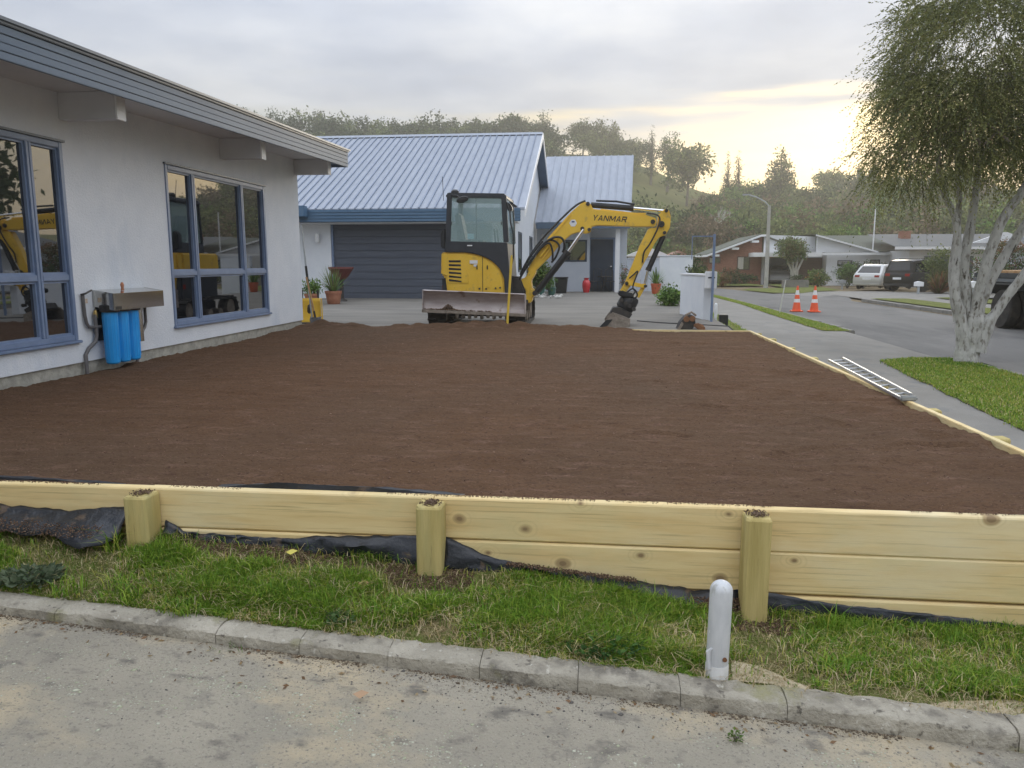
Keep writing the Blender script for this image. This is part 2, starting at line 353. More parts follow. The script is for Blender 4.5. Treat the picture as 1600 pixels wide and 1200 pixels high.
verges = [struct(sheet(n, p, verge_m, .012 if i < 3 else .03, .35 if i < 3 else 1.0)) for i, (n, p) in enumerate(vg)]
front = struct(sheet('grass_bank', [(-9, float(kerb_y(-9))+.1), (3.6, float(kerb_y(3.6))+.1), (3.6, 3.40), (-9, 3.40)], verge_m, .0, .2))
# kerb stones beside the street
for k, (x0, y0, x1, y1) in enumerate([(5.81, 3.5, 5.96, 12.6), (5.81, 18.6, 5.96, 37.0), (11.44, 10, 11.6, 36)]):
    kb = MB()
    for j in range(int((y1-y0)/.9)):
        a = y0+j*.9; z0 = float(G((x0+x1)/2+(.2 if k < 2 else -.2), a)); kb.box(x0, a, z0-.1, x1, a+.885, -.425+.01*math.sin(a*3))
    struct(kb.build('kerb', path_m, None, .015))

# ---- hills
az_p = [-180, -150, -120, -95, -70, -40, -23, -12, -6, 0, 3.2, 5, 6.8, 9, 12, 16, 20, 24, 27.4, 31, 40, 50, 80, 100, 130, 160, 180]
el_p = [3.2, 3.5, 4.0, 5.0, 7.0, 8.2, 8.6, 8.5, 8.4, 7.9, 7.1, 6.2, 5.3, 4.9, 4.8, 4.9, 5.2, 5.4, 3.7, 2.2, 2.0, 3.0, 4.2, 4.4, 4.2, 3.4, 3.2]
def ridge_h(az): return 230*math.tan(rad(float(np.interp(az, az_p, el_p))))
def hill_z(x, y):
    r = math.hypot(x, y); az = math.degrees(math.atan2(x, y)); h = ridge_h(az)+1.0
    t = (r-88)/142
    if t <= 0: return -.7
    if t < 1: s = t**1.15; base = h*s*(1-.12*math.sin(s*math.pi))
    else: base = h*max(.35, 1-(t-1)*.55)
    return -.6+base+(1.1*noise.noise((x*.03, y*.03, 0))+.5*noise.noise((x*.09, y*.09, 3)))*min(1, t*2)
hv, hf = [], []; rs_ = list(np.linspace(88, 260, 32))+[300, 380, 520, 760]; na = 300
for r in rs_:
    for a in range(na):
        t = 2*math.pi*a/na; x, y = r*math.sin(t), r*math.cos(t); hv.append((x, y, hill_z(x, y)))
for i in range(len(rs_)-1):
    for a in range(na): b = (a+1) % na; hf.append((i*na+a, i*na+b, (i+1)*na+b, (i+1)*na+a))
hill_m = mat('hill_grass', (.085, .105, .03), (.15, .145, .05), .06, detail=8, rough=1, spec=.05, bump=.6, bscale=.8, spots=[((.10, .075, .045), .045, .55, .66, (1, 1, 1)), ((.05, .07, .025), .11, .56, .66, (1, 1, 1))])
struct(np_mesh('hill', hv, hf, hill_m, smooth=True))

# ---- soil bed
sx = np.arange(-5.205, 2.475, .026); sy = np.arange(3.475, 13.62, .026); X, Y = np.meshgrid(sx, sy)
rake = fbm(X*.7, Y*10, 1.8, 4, 11)*.0075+fbm(X*.8, Y*2.2, 1.5, 3, 5)*.011
Zs = -.012+rake+RNG.normal(0, .0028, X.shape)+fbm(X*7, Y*10, 2.2, 3, 8)*.0035
# wavy working marks, footprints and wheel scuffs towards the street corner
sc2 = np.clip((X-.3)/1.6, 0, 1)*np.clip((9-Y)/3, 0, 1); Zs += sc2*fbm(X*3, Y*5, 1.6, 4, 21)*.026
for (x0_, y0_, x1_, y1_, wd, dp) in [(.6, 6.2, 2.2, 5.2, .05, .012), (.2, 7.5, 1.9, 6.6, .06, .010), (1.1, 4.6, 2.3, 4.9, .05, .012), (-3.6, 9.2, -1.2, 9.5, .05, .008), (-4.4, 6.4, -2.4, 6.0, .06, .008), (-1.5, 11.2, 1.4, 11.0, .07, .010), (-.8, 5.2, .6, 5.0, .05, .007), (.9, 8.6, 2.2, 8.0, .05, .012), (-3.9, 4.9, -2.5, 4.75, .04, .007)]:
    dx_, dy_ = x1_-x0_, y1_-y0_; tt = np.clip(((X-x0_)*dx_+(Y-y0_)*dy_)/(dx_**2+dy_**2), 0, 1); dd = np.hypot(X-x0_-tt*dx_, Y-y0_-tt*dy_-.10*np.sin(tt*3.1)); Zs += 1.9*dp*(np.exp(-((dd-wd*1.3)/(wd*.6))**2)-1.3*np.exp(-(dd/(wd*.7))**2))*(.6+.6*fbm(X*5, Y*5, 2, 3, 9))
for _ in range(26):           # footprints and dents
    cx_, cy_, a_ = random.uniform(-4.8, 2.2), random.uniform(3.8, 12.2), random.uniform(0, 3.1); u_ = (X-cx_)*math.cos(a_)+(Y-cy_)*math.sin(a_); v_ = -(X-cx_)*math.sin(a_)+(Y-cy_)*math.cos(a_); Zs -= .014*np.exp(-(u_/.13)**4-(v_/.05)**4)
for (mx_, my_, rx_, ry_, hh) in [(-4.75, 13.1, .5, .35, .13), (-4.2, 12.95, .35, .25, .07), (-2.6, 13.0, .75, .3, .09), (-1.75, 12.95, .6, .3, .12), (-.9, 13.05, .6, .3, .08), (-.1, 13.1, .4, .25, .07), (.35, 13.25, .4, .3, .09), (-3.3, 13.0, .4, .22, .06)]:
    Zs += hh*np.exp(-((X-mx_)/rx_)**2-((Y-my_)/ry_)**2)*(1+.35*fbm(X*4, Y*4, 2, 3, 3))
fall = np.clip((Y-(13.0+.22*fbm(X*1.3, X*0, 1.2, 3, 2)))/.35, 0, 1); Zs = Zs*(1-fall)-.13*fall*fall
wl = np.clip((X+5.205)/.25, 0, 1); Zs += (1-wl)**2*(.004+.035*fbm(Y*2.2, Y*0, 1.5, 4, 17))
nr = np.clip((Y-3.475)/.12, 0, 1); Zs -= (1-nr)*.018*(1+fbm(X*2, X*0, 1.5, 3, 31))
nx, ny = len(sx), len(sy); idx = np.arange(nx*ny).reshape(ny, nx)
Fq = np.stack([idx[:-1, :-1], idx[:-1, 1:], idx[1:, 1:], idx[1:, :-1]], -1).reshape(-1, 4)
soil = struct(np_mesh('soil_bed', np.stack([X, Y, Zs], -1).reshape(-1, 3), Fq, soil_m, smooth=True))
# crumbs and clods on the soil
def chips(name, P, size, cols, m, flat=.7, parent=None):
    n = len(P); base = np.array([[1, 0, 0], [0, 1, 0], [-1, 0, 0], [0, -1, 0], [0, 0, 1], [0, 0, -1]], float)
    ang = RNG.uniform(0, 6.28, n); c, s_ = np.cos(ang), np.sin(ang)
    sc = size[:, None, None]*RNG.uniform(.6, 1.3, (n, 6, 1))
    V = base[None]*sc*np.array([1, .8, flat]); Vx = V[..., 0]*c[:, None]-V[..., 1]*s_[:, None]; Vy = V[..., 0]*s_[:, None]+V[..., 1]*c[:, None]
    V = np.stack([Vx, Vy, V[..., 2]], -1)+P[:, None, :]
    f = np.array([[0, 1, 4], [1, 2, 4], [2, 3, 4], [3, 0, 4], [1, 0, 5], [2, 1, 5], [3, 2, 5], [0, 3, 5]])
    F = (f[None]+(np.arange(n)*6)[:, None, None]).reshape(-1, 3)
    o = np_mesh(name, V.reshape(-1, 3), F, m, parent, np.repeat(cols, 6, 0)); o['kind'] = 'stuff'; return o
n = 13000
yy = 3.5+(RNG.random(n)**1.8)*9.4; xx = RNG.uniform(-5.1, 2.4, n)
zi = Zs[np.clip(((yy-3.475)/.026).astype(int), 0, ny-1), np.clip(((xx+5.205)/.026).astype(int), 0, nx-1)]
cc = np.array([(.15, .09, .062), (.19, .115, .08), (.11, .066, .045), (.28, .19, .14)])[RNG.choice(4, n, p=[.4, .35, .2, .05])]
sz_ = RNG.gamma(2, .0013, n)+.0012
tag(chips('soil_crumbs', np.stack([xx, yy, zi], -1), sz_, cc, chip_m), 'loose brown crumbs scattered over the raked soil bed', 'soil')

# ---- lane kerb: precast blocks
kerb = struct(sheet('kerb', [(-7, float(kerb_y(-7))+.01), (3.6, float(kerb_y(3.6))+.01), (3.6, float(kerb_y(3.6))+.12), (-7, float(kerb_y(-7))+.12)], earth_m, .03, .3, zf=lambda x, y: lane_z(x)))
jx = [-5.2, -4.45, -3.7, -3.0, -2.62, -2.27, -1.9, -1.53, -1.17, -.80, -.43, -.05, .33, .71, 1.09, 1.48, 1.88, 2.3, 3.0, 3.6]
for a, b in zip(jx[:-1], jx[1:]):
    m_ = MB(); a2, b2 = a+.0012, b-.0012; w = .125; hj = random.uniform(-.003, .003); yj = random.uniform(-.003, .003); ns = 12
    rows = []
    for i in range(ns+1):
        x = a2+(b2-a2)*i/ns; y = float(kerb_y(x))+yj; z0 = float(lane_z(x)); h = .066+hj+lerp(x, [-3, 2], [-.018, .014])
        e = lambda s: random.uniform(-s, s)*1.7
        chip = random.uniform(.001, .006) if (i in (0, ns) or random.random() < .2) else 0
        rows.append([(x, y-.008, z0-.12), (x, y-.004+e(.0015), z0+.01), (x, y+e(.002), z0+h*.8-chip*.6), (x, y+.007+e(.003), z0+h-.007-chip), (x, y+.022+e(.004), z0+h-chip*.4+e(.001)), (x, y+w*.6, z0+h+.003+e(.0018)), (x, y+w-.01+e(.006), z0+h-e(.003)), (x, y+w, z0+h-.02), (x, y+w, z0-.12)])
    vs = [p for r in rows for p in r]; k = len(rows[0]); fs = []
    for i in range(ns):
        for j in range(k-1): fs.append((i*k+j, (i+1)*k+j, (i+1)*k+j+1, i*k+j+1))
    fs += [tuple(range(k)), tuple(ns*k+j for j in range(k-1, -1, -1))]
    m_.add(vs, fs).build('kerb_block', kerb_m, kerb, smooth=True)

sand_m = mat('sand', (.42, .35, .235), (.54, .46, .32), 7, detail=9, rough=1, spec=.1, bump=.5, bscale=60, spots=[((.28, .235, .16), 6, .58, .68, (1, 1, 1))])
for poly in ([(1.18, 0), (1.35, .08), (1.6, .15), (1.85, .17), (2.1, .22), (2.5, .22), (2.5, 0)], [(.52, .01), (.56, .16), (.66, .15), (.85, .02)]):
    pp = []
    for i, (x, d) in enumerate(poly): pp.append((x, float(kerb_y(x))+.118+d))
    struct(sheet('sand_patch', rough(pp, .035, .045), sand_m, .004, .06))
# ---- timber material with knots
def timber_knots(name, src, off):
    m = src.copy(); m.name = name; t = m.node_tree; b = t.nodes['Principled BSDF']
    old = b.inputs['Base Color'].links[0].from_socket
    tcn = t.nodes.new('ShaderNodeTexCoord'); mp = t.nodes.new('ShaderNodeMapping'); mp.inputs['Location'].default_value = off; mp.inputs['Scale'].default_value = (3.1, 4.4, 1)
    sx_ = t.nodes.new('ShaderNodeSeparateXYZ'); t.links.new(tcn.outputs['Object'], sx_.inputs[0]); cx_ = t.nodes.new('ShaderNodeCombineXYZ'); t.links.new(sx_.outputs[0], cx_.inputs[0]); t.links.new(sx_.outputs[2], cx_.inputs[1])
    t.links.new(cx_.outputs[0], mp.inputs[0])
    vo = t.nodes.new('ShaderNodeTexVoronoi'); vo.voronoi_dimensions = '2D'; vo.inputs['Scale'].default_value = 1.0; t.links.new(mp.outputs[0], vo.inputs['Vector'])
    sp = t.nodes.new('ShaderNodeSeparateColor'); t.links.new(vo.outputs['Color'], sp.inputs[0])
    def M_(op, a, c=None):
        n = t.nodes.new('ShaderNodeMath'); n.operation = op
        for i, v in enumerate((a, c)):
            if v is None: continue
            if isinstance(v, (int, float)): n.inputs[i].default_value = v
            else: t.links.new(v, n.inputs[i])
        return n.outputs[0]
    def mr(v, a, c, d, e):
        x = t.nodes.new('ShaderNodeMapRange'); t.links.new(v, x.inputs[0])
        for i, q in zip((1, 2, 3, 4), (a, c, d, e)): x.inputs[i].default_value = q
        return x.outputs[0]
    def mx(f, a, c):
        x = t.nodes.new('ShaderNodeMix'); x.data_type = 'RGBA'; t.links.new(f, x.inputs[0]); t.links.new(a, x.inputs[6]); x.inputs[7].default_value = (*c, 1); return x.outputs[2]
    nz = t.nodes.new('ShaderNodeTexNoise'); nz.inputs['Scale'].default_value = 9; t.links.new(tcn.outputs['Object'], nz.inputs[0])
    d = M_('ADD', vo.outputs['Distance'], M_('MULTIPLY', M_('SUBTRACT', nz.outputs[0], .5), .09))
    sel = M_('GREATER_THAN', sp.outputs[0], .50); size = M_('MULTIPLY_ADD', sp.outputs[1], .065)
    size.node.inputs[2].default_value = .05
    ring = M_('MULTIPLY', M_('MULTIPLY', M_('SINE', M_('MULTIPLY', d, 80.)), .5), mr(d, .08, .27, 1, 0))
    c = mx(M_('MULTIPLY', M_('MAXIMUM', ring, 0), M_('MULTIPLY', sel, .75)), old, (.50, .385, .18))
    kn = M_('MULTIPLY', sel, mr(M_('SUBTRACT', d, size), -.03, .02, 1, 0))
    c = mx(M_('MULTIPLY', kn, .85), c, (.36, .25, .12))
    kn2 = M_('MULTIPLY', sel, mr(M_('SUBTRACT', d, M_('MULTIPLY', size, .45)), -.01, .01, 1, 0))
    c = mx(M_('MULTIPLY', kn2, .75), c, (.22, .145, .075))
    t.links.new(c, b.inputs['Base Color']); MATS[name] = m; return m
timbers = [timber_knots('timber_knots_%d' % i, timber, (i*3.7+.4, i*1.9+.3, 0)) for i in range(5)]

# ---- timber retaining wall
rw = thing('retaining_wall', (-.75, 3.42, -.3), 'new pale timber retaining wall of long boards and square posts around the brown soil bed', 'retaining wall')
px_ = [-5.2, -2.17, -.75, .715, 2.51]; bi = 0
for row, (z0, z1) in enumerate([(-.187, .014), (-.388, -.191), (-.59, -.392)]):
    for a, b in zip(px_[:-1], px_[1:]):
        dz = random.uniform(-.004, .004); dy = random.uniform(-.003, .003)
        if row == 0 and b < -2: dz -= .004
        n_ = 14; prof = [(3.425, z0+dz+.004), (3.421, z0+dz+.010), (3.421, z1+dz-.010), (3.425, z1+dz-.003), (3.431, z1+dz), (3.470, z1+dz), (3.470, z0+dz), (3.431, z0+dz)]
        MB().prism([(y+dy, z) for y, z in prof], a+.002, b-.002, 'x').build('board', timbers[bi % 5], rw); bi += 1
for (a, b) in [(3.42, 6.6), (6.6, 9.8), (9.8, 12.95)]:            # street side
    for row, (z0, z1) in enumerate([(-.19, .012), (-.39, -.193), (-.6, -.393)]):
        MB().box(2.475, a+.05 if a < 4 else a+.002, z0, 2.52, b-.002, z1).build('board', timbers[bi % 5], rw, .004); bi += 1
MB().box(.55, 12.96, -.1, 2.52, 13.0, .012).build('board', timbers[1], rw, .003)
def post(x, y, w, top, bot, tilt=0):
    m_ = MB(); r = w/2; ch = .012
    pr = [(-r+ch, -r), (r-ch, -r), (r, -r+ch), (r, r), (-r, r), (-r, -r+ch)]
    vs = []; lv = [bot, (bot+top)/2, top-.012, top]
    for i, z in enumerate(lv):
        s = 1 if i < 3 else .90
        vs += [(x+u*s+tilt*(z-bot)+random.uniform(-.0015, .0015), y+v*s+random.uniform(-.0015, .0015), z+(random.uniform(-.004, .004) if i == 3 else 0)) for u, v in pr]
    k = 6; fs = [(i*k+j, i*k+(j+1) % k, (i+1)*k+(j+1) % k, (i+1)*k+j) for i in range(3) for j in range(k)]+[tuple(range(3*k, 4*k)), tuple(range(k-1, -1, -1))]
    return m_.add(vs, fs).build('post', post_timber, rw)
posts = [post(-2.175, 3.358, .118, .004, -.6), post(-.752, 3.355, .118, .006, -.7), post(.715, 3.355, .112, .004, -.8)]
for y in (4.15, 5.15, 6.15, 7.25, 8.35, 9.5, 10.6, 11.7, 12.75): post(2.58, y, .11, -.004+random.uniform(-.01, .012), -.9)
# dirt lying on post tops
for (x, y) in [(-2.175, 3.352), (-.752, 3.355), (.715, 3.355)]:
    n = 230; P = np.stack([x+RNG.normal(0, .022, n).clip(-.048, .048), y+RNG.normal(.008, .024, n).clip(-.048, .05), .008+RNG.random(n)*.006], -1)
    chips('dirt', P, RNG.uniform(.002, .006, n), np.array([(.13, .085, .055), (.20, .14, .10), (.09, .055, .035)])[RNG.choice(3, n)], chip_m, parent=rw)

n = 2600; x = RNG.uniform(-3.2, 2.45, n); kp = fbm(x*3, x*0, 2, 4, 71) > -.1; x = x[kp]; n = len(x)
chips('dirt', np.stack([x, 3.436+RNG.random(n)**.5*.034, np.full(n, .016)], -1), RNG.uniform(.0015, .005, n), np.array([(.13, .075, .05), (.18, .11, .075), (.09, .055, .035)])[RNG.choice(3, n)], chip_m, parent=rw)
# ---- black plastic liner pieces
def ribbon(name, stations, label, rows=7, wob=.012, seed=0, thick=.0015):
    """stations: (x, [(y,z) profile points])"""
    m_ = MB(); xs = np.array([s[0] for s in stations]); npf = len(stations[0][1]); cols = int((xs[-1]-xs[0])/.022)+2
    for i in range(cols):
        x = xs[0]+(xs[-1]-xs[0])*i/(cols-1)
        prof = [(np.interp(x, xs, [s[1][j][0] for s in stations]), np.interp(x, xs, [s[1][j][1] for s in stations])) for j in range(npf)]
        for r in range(rows):
            t = r/(rows-1)*(npf-1); j = min(int(t), npf-2); u = t-j
            y = prof[j][0]*(1-u)+prof[j+1][0]*u; z_ = prof[j][1]*(1-u)+prof[j+1][1]*u
            q = noise.noise((x*7+seed, r*.55, seed))*wob*(.3+t/(npf-1)); q2 = noise.noise((x*16+seed, r*.9, 4+seed))*wob*.5
            m_.v.append((x+q*.6, y+q+q2*.5, z_+q2+q*.5))
    for i in range(cols-1):
        for r in range(rows-1): m_.f.append((i*rows+r, (i+1)*rows+r, (i+1)*rows+r+1, i*rows+r+1))
    o = m_.build(name, liner_m, None, smooth=True); smooth_mesh(o.data, 80)
    md = o.modifiers.new('thickness', 'SOLIDIFY'); md.thickness = thick
    return tag(o, label, 'plastic liner') if label else o
def gz(x, y): return float(G(x, y))
ribbon('plastic_liner', [(-3.6, [(3.414, -.085), (3.38, -.11), (3.31, -.13), (3.24, -.165)]), (-2.95, [(3.414, -.095), (3.39, -.125), (3.33, -.145), (3.27, -.175)]), (-2.6, [(3.414, -.115), (3.395, -.13), (3.33, -.16), (3.26, -.20)]),
        (-2.40, [(3.414, -.09), (3.40, -.11), (3.28, -.17), (3.20, -.225)]), (-2.27, [(3.414, -.085), (3.38, -.11), (3.33, -.16), (3.29, -.20)])],
       'grey black plastic sheet flap with soil on it, left of the leftmost post', seed=1, wob=.022)
ribbon('plastic_liner', [(-2.09, [(3.412, -.14), (3.39, -.19), (3.38, -.235)]), (-2.0, [(3.414, -.20), (3.41, -.22), (3.40, -.25)]), (-1.45, [(3.414, -.215), (3.405, -.23), (3.40, -.265)]), (-1.28, [(3.414, -.19), (3.39, -.215), (3.38, -.27)]), (-1.12, [(3.41, -.185), (3.36, -.215), (3.37, -.28)]), (-.95, [(3.414, -.18), (3.39, -.22), (3.38, -.31)]), (-.80, [(3.414, -.17), (3.38, -.24), (3.36, -.33)])],
       'black plastic liner poking out under the board between the left and middle posts', seed=2, wob=.02)
ribbon('plastic_liner', [(-.70, [(3.414, -.17), (3.38, -.25), (3.36, -.34)]), (-.58, [(3.414, -.22), (3.385, -.26), (3.37, -.33)]), (-.48, [(3.414, -.265), (3.40, -.285), (3.395, -.33)]), (-.36, [(3.414, -.29), (3.405, -.30), (3.40, -.34)]), (-.24, [(3.414, -.305), (3.405, -.31), (3.40, -.35)]), (-.03, [(3.414, -.325), (3.39, -.345), (3.38, -.385)]), (.18, [(3.41, -.345), (3.36, -.375), (3.34, -.42)]), (.45, [(3.41, -.38), (3.35, -.42), (3.33, -.46)]), (.66, [(3.414, -.375), (3.38, -.43), (3.37, -.48)])],
       'black plastic liner strip under the boards between the middle and right posts', seed=3, wob=.02)
ribbon('plastic_liner', [(.775, [(3.414, -.375), (3.40, -.44), (3.39, -.50)]), (1.05, [(3.414, -.415), (3.405, -.45), (3.40, -.51)]), (1.5, [(3.414, -.445), (3.405, -.475), (3.40, -.52)]), (2.4, [(3.414, -.52), (3.405, -.54), (3.40, -.57)])],
       'dark plastic liner strip along the foot of the boards right of the rightmost post', seed=4, wob=.012)
for (x0, x1, h, lb) in [(-4.6, -2.35, .05, 'shiny black plastic edge behind the top board at the far left'), (-1.85, -.62, .052, 'shiny black plastic edge behind the top board left of the middle post')]:
    ribbon('plastic_liner', [(x0, [(3.476, -.03), (3.482, .012), (3.53, .012)]), (x0+.25*(x1-x0), [(3.474, -.03), (3.482, h*.85), (3.535, h*.3)]), (x0+.6*(x1-x0), [(3.474, -.03), (3.48, h*.7), (3.55, .02)]), (x1, [(3.476, -.03), (3.482, .008), (3.52, .005)])], lb, seed=x0, wob=.008)
# soil spilt at the wall foot and on the liner
def spill(x0, x1, y0, y1, n, zf, s=(.0015, .0062)):
    n = int(n*2.2); x = RNG.uniform(x0, x1, n); y = RNG.uniform(y0, y1, n); z_ = np.array([zf(a, b) for a, b in zip(x, y)])+RNG.random(n)*.010
    return np.stack([x, y, z_], -1), RNG.uniform(*s, n)
Ps, Ss = [], []
for a in [(-2.95, -2.35, 3.22, 3.31, 380, lambda x, y: lerp(y, [3.15, 3.27, 3.37], [-.185, -.135, -.105])+lerp(x, [-3, -2.5], [0, -.03])), (-2.08, -1.35, 3.28, 3.40, 1300, gz), (-1.5, -.85, 3.28, 3.38, 500, gz), (-.95, -.55, 3.2, 3.36, 1200, gz), (-.4, .2, 3.36, 3.405, 500, lambda x, y: lerp(x, [-.4, .2], [-.285, -.34])), (.2, .66, 3.29, 3.38, 1100, lambda x, y: lerp(y, [3.29, 3.4], [-.435, -.36])-.03), (.55, 1.0, 3.2, 3.36, 900, gz)]:
    p, s_ = spill(*a); Ps.append(p); Ss.append(s_)
Ps = np.concatenate(Ps); Ss = np.concatenate(Ss); n = len(Ps)
tag(chips('spilt_soil', Ps, Ss, np.array([(.13, .08, .052), (.18, .12, .08), (.10, .062, .04), (.26, .19, .135)])[RNG.choice(4, n, p=[.5, .2, .25, .05])], chip_m), 'brown soil and gravel spilt along the foot of the timber wall', 'soil')

# ---- grass blades
def blades(name, P, h, lean, cols, w=.0035, label='', parent=None):
    n = len(P); a = RNG.uniform(0, 6.28, n); d = np.stack([np.cos(a), np.sin(a), np.zeros(n)], -1); side = np.stack([-np.sin(a), np.cos(a), np.zeros(n)], -1)*(w*RNG.uniform(.6, 1.3, n))[:, None]
    up_ = np.array([0, 0, 1.]); p1 = P+up_*(h*.55)[:, None]+d*(lean*h*.28)[:, None]; p2 = P+up_*(h*(1-.32*np.clip(lean, 0, 1.6)))[:, None]+d*(lean*h)[:, None]
    V = np.stack([P-side, P+side, p1+side*.8, p1-side*.8, p2], 1).reshape(-1, 3); b = (np.arange(n)*5)[:, None]
    F = np.concatenate([b+np.array([0, 1, 2]), b+np.array([0, 2, 3]), b+np.array([3, 2, 4])], 1).reshape(-1, 3)
    o = np_mesh(name, V, F, grass_m, parent, np.repeat(cols, 5, 0)); o['kind'] = 'stuff'
    return tag(o, label, 'grass')
GC = np.array([(.105, .225, .018), (.175, .31, .027), (.27, .37, .042), (.39, .39, .075), (.64, .53, .30)])
n = 240000
x = RNG.uniform(-3.7, 3.0, n); y = RNG.uniform(0, 1, n); ky = kerb_y(x)+.105; y = ky+(3.41-ky)*y
d1 = fbm(x*2.2, y*3, 2.0, 4, 41); d2 = fbm(x*5, y*5, 2.2, 3, 42)
dens = .88+.75*d1+.5*d2
def hole(cx, cy, rx, ry, k=1.0):
    global dens
    dens = dens-k*np.exp(-((x-cx)/rx)**2-((y-cy)/ry)**2)
for hq in [(-.74, 3.28, .22, .12, 1.6), (.72, 3.25, .18, .13, 1.5), (-1.65, 3.34, .5, .08, 1.5), (-1.05, 3.30, .25, .07, 1.2), (-.77, 2.90, .16, .07, 1.1), (1.45, 2.78, .32, .10, 1.7), (1.9, 2.72, .35, .12, 1.6), (.55, 2.84, .14, .10, 1.5), (.72, 2.86, .16, .06, 1.1), (-2.5, 3.12, .2, .05, .9), (-2.1, 3.05, .15, .05, .8), (.2, 2.84, .18, .05, .9), (-2.6, 3.3, .45, .12, 1.6), (.4, 3.37, .4, .06, 1.4)]: hole(*hq)
dens -= np.clip((y-3.36)/.06, 0, 1)*.25
keep = RNG.random(n) < np.clip(dens, 0.02, 1); x, y, d1k, d2k, dk = x[keep], y[keep], d1[keep], d2[keep], dens[keep]
z_ = G(x, y); edge_ = np.clip((y-kerb_y(x)-.105)/.12, .45, 1)
h = (.022+.026*np.clip(d1k+.6, 0, 1.4)+RNG.gamma(2, .0075, len(x)))*edge_; lean = RNG.uniform(.15, 1.15, len(x))
pc = np.clip(.38-.55*d2k-.2*np.clip(dk-.6, -1, .6), .02, .8); rr = RNG.random(len(x)); ci = np.where(rr < pc*.30, 4, np.where(rr < pc*.8, 3, np.where(rr < .40+pc*.2, 2, np.where(rr < .75, 1, 0))))
col_ = GC[ci]*RNG.uniform(.75, 1.25, (len(x), 1)); lean = np.where(ci == 4, lean*1.5, lean)
blades('grass', np.stack([x, y, z_-.002], -1), h, lean, col_, .0019, 'patchy green lawn grass between the concrete kerb and the timber wall')
# dry straw lying about
n = 2600; x = RNG.uniform(-3.2, 2.5, n); y = kerb_y(x)+.09+RNG.random(n)**1.4*.5; y = np.minimum(y, 3.38)
blades('dry_grass', np.stack([x, y, G(x, y)+RNG.uniform(.004, .03, n)], -1), RNG.uniform(.02, .05, n), RNG.uniform(1.4, 2.2, n), np.array([(.44, .34, .19), (.35, .26, .13), (.52, .43, .27)])[RNG.choice(3, n)], .0014, 'dry straw coloured grass stems lying in the front lawn')
n = 60000; x = RNG.uniform(-3.4, 2.8, n); ky = kerb_y(x)+.10; y = ky+(3.41-ky)*RNG.random(n)
blades('stubble', np.stack([x, y, G(x, y)-.001], -1), RNG.uniform(.006, .02, n), RNG.uniform(.3, 2.0, n), np.array([(.34, .27, .14), (.22, .21, .07), (.15, .20, .04), (.46, .38, .22)])[RNG.choice(4, n)], .0016, 'short dry stubble and thatch under the front lawn grass')
# long tufts
tp = []
for (cx_, cy_, k, r_, hh) in [(-2.05, 3.0, 130, .12, .10), (-2.3, 2.98, 70, .08, .09), (1.02, 3.28, 60, .05, .14), (-.95, 3.0, 110, .10, .08), (-1.4, 3.05, 140, .10, .08), (.2, 3.1, 120, .15, .07), (.95, 2.95, 90, .08, .08), (1.3, 3.05, 110, .12, .08), (-2.28, 3.27, 26, .04, .17), (-1.75, 2.93, 130, .11, .08), (1.75, 3.15, 130, .15, .09), (-.2, 3.2, 110, .12, .07), (.35, 3.25, 110, .14, .08), (.86, 2.82, 40, .03, .05), (-.45, 2.95, 110, .1, .07), (1.3, 2.86, 60, .04, .05)]:
    for _ in range(k):
        a, r = random.uniform(0, 6.28), r_*math.sqrt(random.random()); tp.append((cx_+r*math.cos(a), min(cy_+r*math.sin(a)*.7, 3.385), hh*random.uniform(.5, 1.15)))
tp = np.array(tp); z_ = G(tp[:, 0], tp[:, 1]); n = len(tp)
blades('grass_tufts', np.stack([tp[:, 0], tp[:, 1], z_], -1), tp[:, 2], RNG.uniform(.2, 1.2, n), GC[RNG.choice(4, n, p=[.25, .35, .3, .1])], .0026, 'longer grass tufts standing out of the front lawn')
# mown verges beside the street
from mathutils.geometry import intersect_point_tri_2d
def inpoly(px, py, poly):
    c = np.zeros(len(px), bool); j = len(poly)-1
    for i in range(len(poly)):
        xi, yi = poly[i]; xj, yj = poly[j]
        c ^= ((yi > py) != (yj > py)) & (px < (xj-xi)*(py-yi)/(yj-yi+1e-12)+xi); j = i
    return c
for k, (nm, poly) in enumerate(vg[:3]):
    xs = [p[0] for p in poly]; ys = [p[1] for p in poly]; n = [52000, 30000, 9000][k]
    x = RNG.uniform(min(xs)-.04, max(xs)+.03, n); y = RNG.uniform(max(min(ys), 6.0 if k == 0 else 0), max(ys), n); kp = inpoly(x+RNG.normal(0, .03, n), y+RNG.normal(0, .03, n), poly); x, y = x[kp], y[kp]; n = len(x)
    d = fbm(x*1.5, y*1.2, 1.4, 4, 60+k); ci = np.where(RNG.random(n) < .15+.35*np.clip(d+.2, 0, 1), 3, RNG.choice(3, n, p=[.2, .4, .4])); ci = np.where(RNG.random(n) < .06, 4, ci)
    if k == 0: ci = np.where((np.hypot(x-5.75, y-12.45) < .55) & (RNG.random(n) < .5), 0, ci)
    blades('grass', np.stack([x, y, G(x, y)+.008], -1), RNG.uniform(.022, .05, n), RNG.uniform(.2, 1.1, n), GC[ci]*.98, .0045, ['short mown grass of the verge under the white trunked tree', 'mown grass strip between far footpath and street by the cones', 'small grass patch beside the low white letterbox wall'][k])

# ================================================================== HOUSES
def obox(x0, y0, z0, x1, y1, z1, name, m, parent, bevel=0): return MB().box(x0, y0, z0, x1, y1, z1).build(name, m, parent, bevel)
